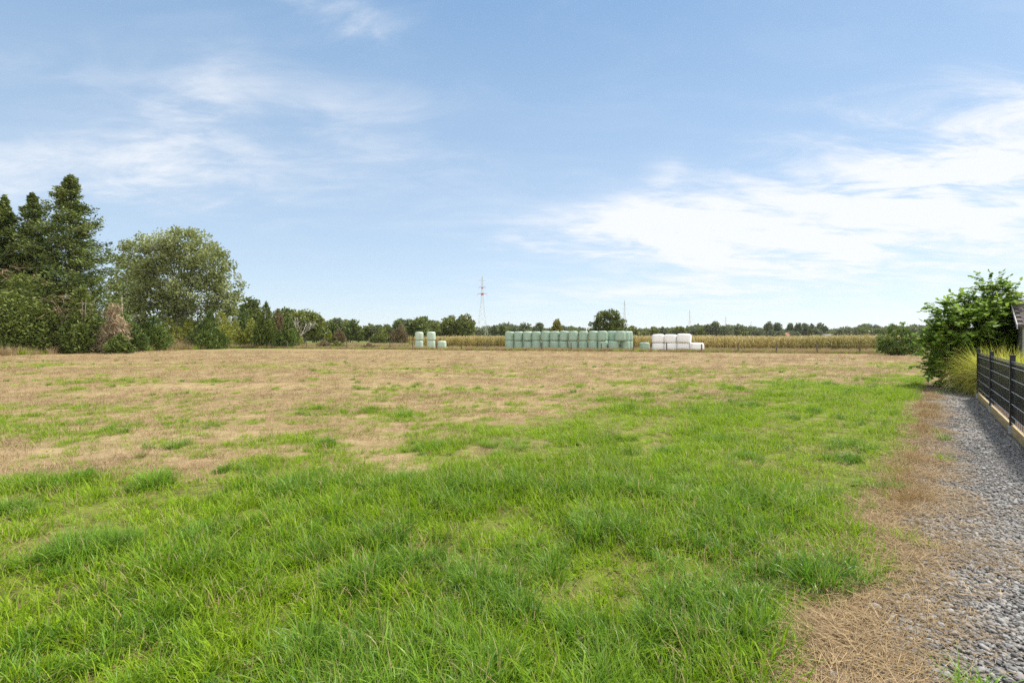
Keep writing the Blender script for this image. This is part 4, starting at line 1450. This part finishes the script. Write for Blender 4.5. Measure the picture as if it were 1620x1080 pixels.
def pylon(label, px, d, H, wb, arms, red, rz, tk=1.0):
    o = thing('electricity_pylon', label, 'pylon', (G(px, d), d, 0), rz, 'electricity pylons on the horizon')
    b = MB()
    waist = H * 0.62

    def half(z):
        return wb / 2 * (1 - z / waist) + 0.8 * (z / waist) if z < waist else 0.8 - 0.55 * (z - waist) / (H - waist)
    zs = [0, H * .10, H * .2, H * .29, H * .37, H * .45, H * .51, H * .57] + list(np.linspace(waist, H * 0.985, 9))
    cs = ((1, 1), (1, -1), (-1, -1), (-1, 1))
    for k in range(4):
        b.tube([(cs[k][0] * half(z), cs[k][1] * half(z), z) for z in zs], 0.11 * tk, 4)
    for z0, z1 in zip(zs[:-1], zs[1:]):
        for k in range(4):
            a, c = cs[k], cs[(k + 1) % 4]
            b.tube([(a[0] * half(z0), a[1] * half(z0), z0), (c[0] * half(z1), c[1] * half(z1), z1)], 0.06 * tk, 4)
            b.tube([(c[0] * half(z0), c[1] * half(z0), z0), (a[0] * half(z1), a[1] * half(z1), z1)], 0.06 * tk, 4)
    b.tube([(0, 0, H * 0.97), (0, 0, H)], 0.1 * tk, 4)
    obj('tower', b.mesh('tower'), steel_m, o)
    for zf, hw_, isred in arms:
        q = MB(); z = H * zf; h0 = half(z)
        for sx in (-1, 1):
            tip = (sx * hw_, 0, z)
            for sy in (-1, 1):
                q.tube([(sx * h0, sy * h0, z), tip], 0.10 * tk, 4)
                q.tube([(sx * h0, sy * h0, z + H * 0.022), tip], 0.08 * tk, 4)
            q.tube([tip, (sx * hw_, 0, z - H * 0.035)], 0.07 * tk, 4)
        q.tube([(-hw_, 0, z), (hw_, 0, z)], 0.06 * tk, 4)
        obj('crossarm', q.mesh('crossarm'), red_m if isred and red else steel_m, o)
    if red:
        obj('collar', MB().box(-0.8, 0.8, -0.8, 0.8, H * 0.70, H * 0.725).mesh('collar'), red_m, o)
        obj('collar', MB().box(-0.6, 0.6, -0.6, 0.6, H * 0.80, H * 0.815).mesh('collar'), red_m, o)
    return o


A3 = [(0.92, 3.0, False), (0.815, 2.6, True), (0.715, 3.4, True)]
pylon('tallest pylon, nearest, with red cross-arms, left of the long stack', 763, 360, hgt(433, 360), 7.5, A3 + [(0.28, 1.9, False)], True, 0.25, 0.55)
pylon('grey pylon just right of the big round oak', 988, 620, hgt(472, 620), 8, [(0.9, 4.5, False), (0.78, 6, False), (0.66, 5.5, False)], False, 0.1, 0.85)
pylon('grey pylon above the right side of the white bales', 1091, 840, hgt(487, 840), 8, [(0.9, 4, False), (0.78, 5, False), (0.66, 4.6, False)], False, 0.1, 1.0)
pylon('faint pylon over the clump of dark trees right of the white bales', 1148, 1050, hgt(497, 1050), 8, [(0.9, 4, False), (0.78, 5, False), (0.66, 4.6, False)], False, 0.1, 1.1)
pylon('smallest faint pylon left of the distant poplar row', 1188, 1400, hgt(505, 1400), 9, [(0.9, 4, False), (0.78, 5, False)], False, 0.1, 1.2)

up = thing('utility_pole', 'grey wooden pole standing in front of the big poplar', 'pole', (G(193, 88), 88, 0))
Hp = hgt(458, 88)
obj('shaft', MB().tube([(0, 0, -0.2), (0.03, 0, Hp * .5), (0, 0, Hp)], [0.17, 0.15, 0.12], 10).mesh('shaft', True), plain('old_pole', (0.24, 0.19, 0.15), (0.40, 0.34, 0.28), 6, 0.9, 0.1, stretch=(5, 5, 1)), up)
obj('crossarm', MB().box(-0.85, 0.85, -0.05, 0.05, Hp - 0.45, Hp - 0.33).mesh('crossarm'), wood_post_m, up)
ins = MB()
for q in (-0.75, -0.25, 0.25, 0.75):
    ins.tube([(q, 0, Hp - 0.33), (q, 0, Hp - 0.22), (q, 0, Hp - 0.12)], [0.03, 0.07, 0.05], 8)
obj('insulator', ins.mesh('insulator'), plain('porcelain', (0.6, 0.6, 0.58), (0.75, 0.75, 0.72), 5, 0.3, 0.5), up)

wall_w = plain('white_render', (0.62, 0.60, 0.56), (0.74, 0.72, 0.68), 3, 0.9, 0.1)
brick_w = plain('brick_wall', (0.25, 0.12, 0.08), (0.34, 0.18, 0.12), 8, 0.9, 0.1)
roof_r = plain('red_tiles', (0.26, 0.10, 0.06), (0.36, 0.16, 0.10), 5, 0.8, 0.2)
roof_g = plain('grey_tiles', (0.12, 0.12, 0.13), (0.20, 0.20, 0.21), 5, 0.8, 0.2)
pane_m = plain('dark_glass', (0.03, 0.035, 0.04), (0.05, 0.055, 0.06), 3, 0.1, 0.5)


def house(label, px, d, w_, dp, he, hr, wm, rm, rz):
    o = thing('distant_house', label, 'house', (G(px, d), d, 0), rz)
    obj('wall', MB().box(-w_ / 2, w_ / 2, -dp / 2, dp / 2, 0, he).mesh('wall'), wm, o)
    e = 0.4
    V = [(-w_ / 2 - e, -dp / 2 - e, he - .2), (w_ / 2 + e, -dp / 2 - e, he - .2), (w_ / 2 + e, dp / 2 + e, he - .2), (-w_ / 2 - e, dp / 2 + e, he - .2), (-w_ / 2 - e, 0, hr), (w_ / 2 + e, 0, hr)]
    rf = obj('roof', MB().add(V, [(0, 1, 5, 4), (2, 3, 4, 5), (1, 2, 5), (3, 0, 4), (3, 2, 1, 0)]).mesh('roof'), rm, o)
    obj('chimney', MB().box(w_ * .2, w_ * .2 + .7, -.35, .35, hr - 1, hr + .7).mesh('chimney'), brick_w, rf)
    for q in (-0.3, 0.0, 0.3):
        obj('window', MB().box(q * w_ - .6, q * w_ + .6, -dp / 2 - .04, -dp / 2 + .02, he - 1.9, he - .7).mesh('window'), pane_m, o)


house('distant grey roofed house among trees right of the white bales', 1137, 428, 9, 8, 3.0, 5.4, wall_w, roof_g, 0.2)
house('distant house with a red roof below the poplar row', 1252, 430, 13, 8, 3.6, 6.4, brick_w, roof_r, 0.1)
house('distant low white building right of the poplar row', 1313, 410, 10, 8, 4.2, 5.2, wall_w, roof_g, -0.1)

# ------------------------------------------------------------------ garden fence at the right
black_m = plain('black_metal', (0.012, 0.012, 0.013), (0.022, 0.022, 0.024), 12, 0.42, 0.45, 0.2)
rod_m = plain('grey_rod', (0.30, 0.30, 0.31), (0.42, 0.42, 0.43), 12, 0.35, 0.5, 0.5)
foot_m = plain('concrete_foot', (0.30, 0.30, 0.30), (0.42, 0.42, 0.41), 15, 0.9, 0.2)
board_m = plain('yellow_board', (0.30, 0.21, 0.09), (0.47, 0.35, 0.17), 3, 0.8, 0.2, stretch=(0.8, 8, 8))
m, t, out = newmat('screen_mesh')
p = principled(t, (0.013, 0.013, 0.014), 0.7, 0.2)
tr = t.node('ShaderNodeBsdfTransparent')
mx = t.node('ShaderNodeMixShader'); mx.inputs[0].default_value = 0.25
t.link(p.outputs[0], mx.inputs[1]); t.link(tr.outputs[0], mx.inputs[2]); t.link(mx.outputs[0], out.inputs[0])
screen_m = m

P1 = np.array([12.43, 13.64]); P3_ = np.array([8.39, 8.58])
du = (P3_ - P1) / 2                     # from one post to the next, towards the camera
span = float(np.linalg.norm(du))
ga = math.atan2(du[1], du[0])
gf = thing('garden_fence', 'low black mesh fence with posts and a wooden edge board beside the gravel path', 'fence', (P1[0], P1[1], 0), ga)
PH = 1.30
for k in range(4):
    x_ = k * span
    po = obj('post', MB().bevbox(-0.035, 0.035, -0.035, 0.035, 0.14, PH, 0.004).mesh('post'), black_m, gf, (x_, 0, 0))
    obj('cap', MB().bevbox(-0.041, 0.041, -0.041, 0.041, PH + 0.001, PH + 0.026, 0.005).mesh('cap'), black_m, po)
    obj('foot', MB().bevbox(-0.045, 0.045, -0.045, 0.045, -0.1, 0.139, 0.004).mesh('foot'), foot_m, po)
for k in range(3):
    x0, x1 = k * span + 0.037, (k + 1) * span - 0.037
    obj('screen', MB().box(x0, x1, -0.003, 0.003, 0.30, 1.17).mesh('screen'), screen_m, gf)
    obj('top_rail', MB().tube([(x0, -0.012, 1.215), (x1, -0.012, 1.215)], 0.013, 8).tube([(x0, -0.012, 1.185), (x1, -0.012, 1.185)], 0.009, 8).mesh('top_rail'), black_m, gf)
    for z in (1.12, 0.92, 0.715, 0.51, 0.305, 0.20):
        obj('rod', MB().tube([(x0, -0.014, z), (x1, -0.014, z)], 0.0062, 6).mesh('rod'), rod_m, gf)
    vr = MB()
    for q in np.arange(x0 + 0.1, x1, 0.2):
        vr.tube([(q, -0.005, 0.19), (q, -0.005, 1.19)], 0.0028, 5)
    obj('upright_wire', vr.mesh('upright_wire'), black_m, gf)
    obj('edge_board', MB().bevbox(k * span + 0.047, (k + 1) * span - 0.047, -0.02, 0.02, -0.05, 0.165, 0.004).mesh('edge_board'), board_m, gf)
    for q in (x0, x1):
        for z in (1.16, 0.26):
            obj('clamp', MB().bevbox(q - 0.02, q + 0.02, -0.045, -0.02, z - 0.014, z + 0.014, 0.003).mesh('clamp'), black_m, gf)
obj('edge_board', MB().bevbox(-1.25, -0.047, -0.02, 0.02, -0.05, 0.165, 0.004).mesh('edge_board'), board_m, gf)

# ------------------------------------------------------------------ shed
shed_m, t, out = newmat('grey_planks')
tc = t.node('ShaderNodeTexCoord')
n = t.noise(t.mapping(tc.outputs['Object'], (1.5, 1.5, 22)), 2.5, 6, 0.65)
p = principled(t, t.mix(t.ss(n, 0.3, 0.7), (0.17, 0.165, 0.155), (0.34, 0.33, 0.31)), 0.85, 0.15, 0, n, 0.4, 0.01)
t.link(p.outputs[0], out.inputs[0])
verge_m = plain('grey_verge', (0.36, 0.36, 0.37), (0.48, 0.48, 0.49), 5, 0.8, 0.2, stretch=(3, 3, 10))
shing_m = plain('felt_shingle', (0.075, 0.065, 0.062), (0.15, 0.13, 0.125), 25, 0.9, 0.15, bstr=0.6)
su = unit(np.array([4.04, 5.06]))                       # along the path, away
shed = thing('garden_shed', 'grey plank shed with a shingled gable roof behind the leafy shrub', 'shed', (15.05, 15.05, 0), math.atan2(su[1], su[0]))
# local axes: x away along the path (width 3.0), y towards the path is +, the shed body lies at y in [-3.2, 0]
SW, SL, HE, HR = 3.0, 3.2, 2.02, 2.78


def gable_h(x_):
    return HE + (HR - HE) * (1 - abs(x_ - SW / 2) / (SW / 2))


mb = MB()
z = 0.05
while z < HR - 0.02:                                    # lapped boards on the gable
    z1 = min(z + 0.138, HR - 0.01)
    if z1 <= HE:
        a0, a1, b0, b1 = 0, SW, 0, SW
    else:
        h0 = (max(z, HE) - HE) / (HR - HE) * SW / 2; h1 = (z1 - HE) / (HR - HE) * SW / 2
        a0, a1, b0, b1 = h0, SW - h0, h1, SW - h1
    for yy, s_ in ((0.0, 1), (-SL, -1)):
        V = [(a0, yy - 0.02 * s_, z), (a1, yy - 0.02 * s_, z), (b1, yy - 0.02 * s_, z1), (b0, yy - 0.02 * s_, z1),
             (a0, yy + 0.016 * s_, z), (a1, yy + 0.016 * s_, z), (b1, yy + 0.004 * s_, z1 + 0.008), (b0, yy + 0.004 * s_, z1 + 0.008)]
        mb.add(V, [(0, 1, 2, 3), (4, 7, 6, 5), (0, 4, 5, 1), (3, 2, 6, 7), (0, 3, 7, 4), (1, 5, 6, 2)])
    if z1 <= HE + 0.01:
        for xx, s_ in ((0.0, -1), (SW, 1)):
            V = [(xx - 0.02 * s_, -SL + 0.02, z), (xx - 0.02 * s_, -0.02, z), (xx - 0.02 * s_, -0.02, z1), (xx - 0.02 * s_, -SL + 0.02, z1),
                 (xx + 0.016 * s_, -SL + 0.02, z), (xx + 0.016 * s_, -0.02, z), (xx + 0.004 * s_, -0.02, z1 + 0.008), (xx + 0.004 * s_, -SL + 0.02, z1 + 0.008)]
            mb.add(V, [(0, 1, 2, 3), (4, 7, 6, 5), (0, 4, 5, 1), (3, 2, 6, 7), (0, 3, 7, 4), (1, 5, 6, 2)])
    z += 0.14
obj('wall', mb.mesh('wall'), shed_m, shed)
for xx in (0.0, SW):
    for yy in (0.0, -SL):
        obj('corner_post', MB().box(xx - 0.035, xx + 0.035, yy - 0.035, yy + 0.035, 0, HE - 0.05).mesh('corner_post'), shed_m, shed)
rf = MB()
slope = math.atan2(HR - HE, SW / 2)
OV = 0.16
for side in (0, 1):
    nrow = 13
    ln = (SW / 2 + OV) / math.cos(slope)
    for r_ in range(nrow):
        s0, s1 = ln * r_ / nrow, ln * (r_ + 1) / nrow + 0.02
        nx_ = 16
        for q in range(nx_):
            ya = 0.14 - (SL + 0.28) * (q + (0.5 if r_ % 2 else 0)) / nx_ ; yb = ya - (SL + 0.28) / nx_ + 0.008
            ya, yb = min(ya, 0.14), max(yb, -SL - 0.14)
            if ya - yb < 0.02:
                continue
            lift = rnd.uniform(0.0, 0.006)

            def pt(s_, y_, h_):
                xx = SW / 2 - s_ * math.cos(slope) * (1 if side == 0 else -1) + (-1 if side == 0 else 1) * math.sin(slope) * h_
                return (xx, y_, HR + 0.06 - s_ * math.sin(slope) + math.cos(slope) * h_)
            V = [pt(s0, ya, 0), pt(s0, yb, 0), pt(s1, yb, 0.012), pt(s1, ya, 0.012), pt(s0, ya, 0.008), pt(s0, yb, 0.008), pt(s1, yb, 0.024 + lift), pt(s1, ya, 0.024 + lift)]
            rf.add(V, [(0, 1, 2, 3), (7, 6, 5, 4), (0, 4, 5, 1), (1, 5, 6, 2), (2, 6, 7, 3), (3, 7, 4, 0)])
for side in (1, -1):
    V = []
    for hh in (0.0, -0.05):
        for xx, zz in ((SW / 2, HR + 0.05), (SW / 2 - side * (SW / 2 + OV - 0.01), HR + 0.05 - (SW / 2 + OV - 0.01) * math.tan(slope))):
            V += [(xx, 0.135, zz + hh), (xx, -SL - 0.135, zz + hh)]
    rf.add(V, [(0, 1, 3, 2), (4, 6, 7, 5), (0, 2, 6, 4), (1, 5, 7, 3), (2, 3, 7, 6), (0, 4, 5, 1)])
obj('roof', rf.mesh('roof'), shing_m, shed)
for side in (0, 1):
    sg = -1 if side == 0 else 1
    xe = SW / 2 + sg * (SW / 2 + OV); ze = HR + 0.05 - (SW / 2 + OV) * math.tan(slope)
    V = []
    for yy in (0.145, 0.17):
        V += [(SW / 2 + sg * 0.002, yy, HR + 0.075), (xe, yy, ze + 0.02), (xe, yy, ze - 0.11), (SW / 2 + sg * 0.002, yy, HR - 0.06)]
    obj('barge_board', MB().add(V, [(0, 1, 2, 3), (7, 6, 5, 4), (0, 4, 5, 1), (1, 5, 6, 2), (2, 6, 7, 3), (3, 7, 4, 0)]).mesh('barge_board'), verge_m, shed)

# ------------------------------------------------------------------ leafy shrub, ornamental grass
L_near = leaf_mat('shrub_leaf', (0.085, 0.17, 0.022), (0.33, 0.47, 0.07), (0.26, 0.29, 0.04), 0.95, 0.45, 0.5, 0.2)
rng = np.random.default_rng(81)
BD = 16.6
bx = G(1536, BD)
sb = px_blobs(1536, BD, [(1570, 452, 13, 14), (1572, 472, 20, 18), (1528, 486, 22, 14), (1552, 492, 34, 18), (1504, 496, 18, 14), (1520, 515, 40, 24), (1566, 520, 42, 28), (1590, 500, 18, 26),
                         (1498, 540, 26, 24), (1535, 550, 48, 32), (1580, 555, 34, 36), (1496, 575, 22, 22), (1520, 588, 40, 20), (1486, 522, 12, 12), (1597, 560, 22, 34)], 0.75)
sh = thing('leafy_shrub', 'large shrub with big drooping leaves in front of the grey shed', 'shrub', (bx, BD, 0))
st = MB()
LV, LF, LW = [], [], []
nl = 0
Bs = np.array(sb)
wts = Bs[:, 3] * Bs[:, 5]; wts /= wts.sum()
leaf2d = np.array([(0, 0), (0.28, 0.30), (0.62, 0.34), (1.0, 0.0), (0.62, -0.34), (0.28, -0.30), (0.5, 0.0)])
for b_ in Bs:
    T = b_[:3]
    s0 = np.array([T[0] * 0.25 + rng.normal(0, 0.12), rng.normal(0, 0.15), -0.05])
    st.tube([s0, (s0 * .55 + T * .45) + rng.normal(0, 0.08, 3), T, T + np.array([0, 0, b_[5] * 0.8])], [0.035, 0.028, 0.016, 0.006], 6)
for i in range(1300):
    b_ = Bs[rng.choice(len(Bs), p=wts)]
    u = runit(rng, 1)[0]
    u[2] = u[2] * 0.9 + 0.15
    c = b_[:3] + u * b_[3:] * rng.uniform(0.55, 1.02)
    if c[2] < 0.12:
        continue
    dr = unit(u * 0.9 + np.array([0, 0, 0.5]) + rng.normal(0, 0.35, 3))
    L = rng.uniform(0.30, 0.55)
    ts = np.linspace(0, 1, 5)
    path = c + dr * (ts * L)[:, None] + np.array([0, 0, -0.22 * L]) * (ts ** 2)[:, None]
    st.tube(path, [0.006, 0.005, 0.004, 0.003, 0.002], 4)
    side = unit(np.cross(dr, [0, 0, 1.0]))
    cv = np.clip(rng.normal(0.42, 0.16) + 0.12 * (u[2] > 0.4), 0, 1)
    for q in range(7):
        tq = 0.12 + 0.88 * q / 6
        base_p = np.array([np.interp(tq, ts, path[:, j]) for j in range(3)])
        for sg in ((-1, 1) if q < 6 else (0,)):
            D = unit(dr * 0.55 + side * sg * 0.9 + np.array([0, 0, -0.42]) + rng.normal(0, 0.22, 3))
            Wv = unit(np.cross(D, unit(np.array([0, 0, 1.0]) + rng.normal(0, 0.35, 3))))
            Nv = np.cross(D, Wv)
            s_ = rng.uniform(0.10, 0.18)
            V = base_p + (leaf2d[:, :1] * D + leaf2d[:, 1:] * 0.92 * Wv) * s_ + Nv * (np.array([0, .05, .05, -.14, .05, .05, 0]) * s_)[:, None]
            LV.append(V)
            LF += [(nl, nl + 1, nl + 2, nl + 6), (nl + 6, nl + 2, nl + 3, nl + 3), (nl, nl + 6, nl + 4, nl + 5), (nl + 6, nl + 3, nl + 4, nl + 4)]
            LW.append(np.full(7, np.clip(cv + rng.normal(0, 0.16), 0, 1)))
            nl += 7
LF = [f if f[2] != f[3] else f[:3] for f in LF]
obj('stem', st.mesh('stem'), bark_m, sh)
obj('crown', mesh('crown', np.concatenate(LV), LF, {'v': np.concatenate(LW)}), L_near, sh)

L_orn = leaf_mat('ornamental_blade', (0.26, 0.31, 0.035), (0.59, 0.58, 0.11), (0.46, 0.31, 0.12), 0.90, 0.5, 0.5, 0.2)


def fountain(label, px, d, n, l0, l1, rad, seed, lean1=1.1):
    rng = np.random.default_rng(seed)
    V, Fq, v = merge([blades(rng, n, rad, l0, l1, 0.010, 0.018, 0.02, lean1, 8, 1.1, 0.0, 1.0),
                      blades(rng, n // 4, rad, l0 * 0.8, l1 * 0.9, 0.006, 0.011, 0.5, 1.3, 7, 0.7, 0.75, 1.0)])
    V[:, 2] = np.maximum(V[:, 2], 0.015)
    o = obj('ornamental_grass', mesh('ornamental_grass', V, Fq, {'v': v}), L_orn, None, (G(px, d), d, 0))
    return tag(o, label, 'ornamental grass', 'ornamental grasses by the garden fence')


fountain('largest yellow green ornamental grass, arching over the path at the end of the black fence', 1584, 14.8, 5200, 0.95, 1.7, 0.6, 5, 0.75)
fountain('yellow ornamental grass behind the black fence below the shed', 1608, 13.9, 3200, 0.9, 1.6, 0.45, 6, 0.7)
fountain('ornamental grass behind the black fence, cut by the right edge of the photo', 1640, 12.6, 1200, 0.8, 1.45, 0.4, 7, 0.8)

# ------------------------------------------------------------------ thin haze over the plain
hz = MB().box(-7500, 7500, -7500, 7500, -1.0, 60).mesh('haze')
hm = bpy.data.materials.new('haze')
hm.use_nodes = True
hm.node_tree.nodes.clear()
ht = NT(hm.node_tree)
ho = ht.node('ShaderNodeOutputMaterial')
pv = ht.node('ShaderNodeVolumePrincipled')
pv.inputs['Color'].default_value = (0.86, 0.92, 1.0, 1)
pv.inputs['Density'].default_value = 0.00006
pv.inputs['Anisotropy'].default_value = 0.2
ht.link(pv.outputs[0], ho.inputs['Volume'])
tag(obj('haze', hz, hm), 'thin pale haze over the whole plain', 'haze', kind='stuff')
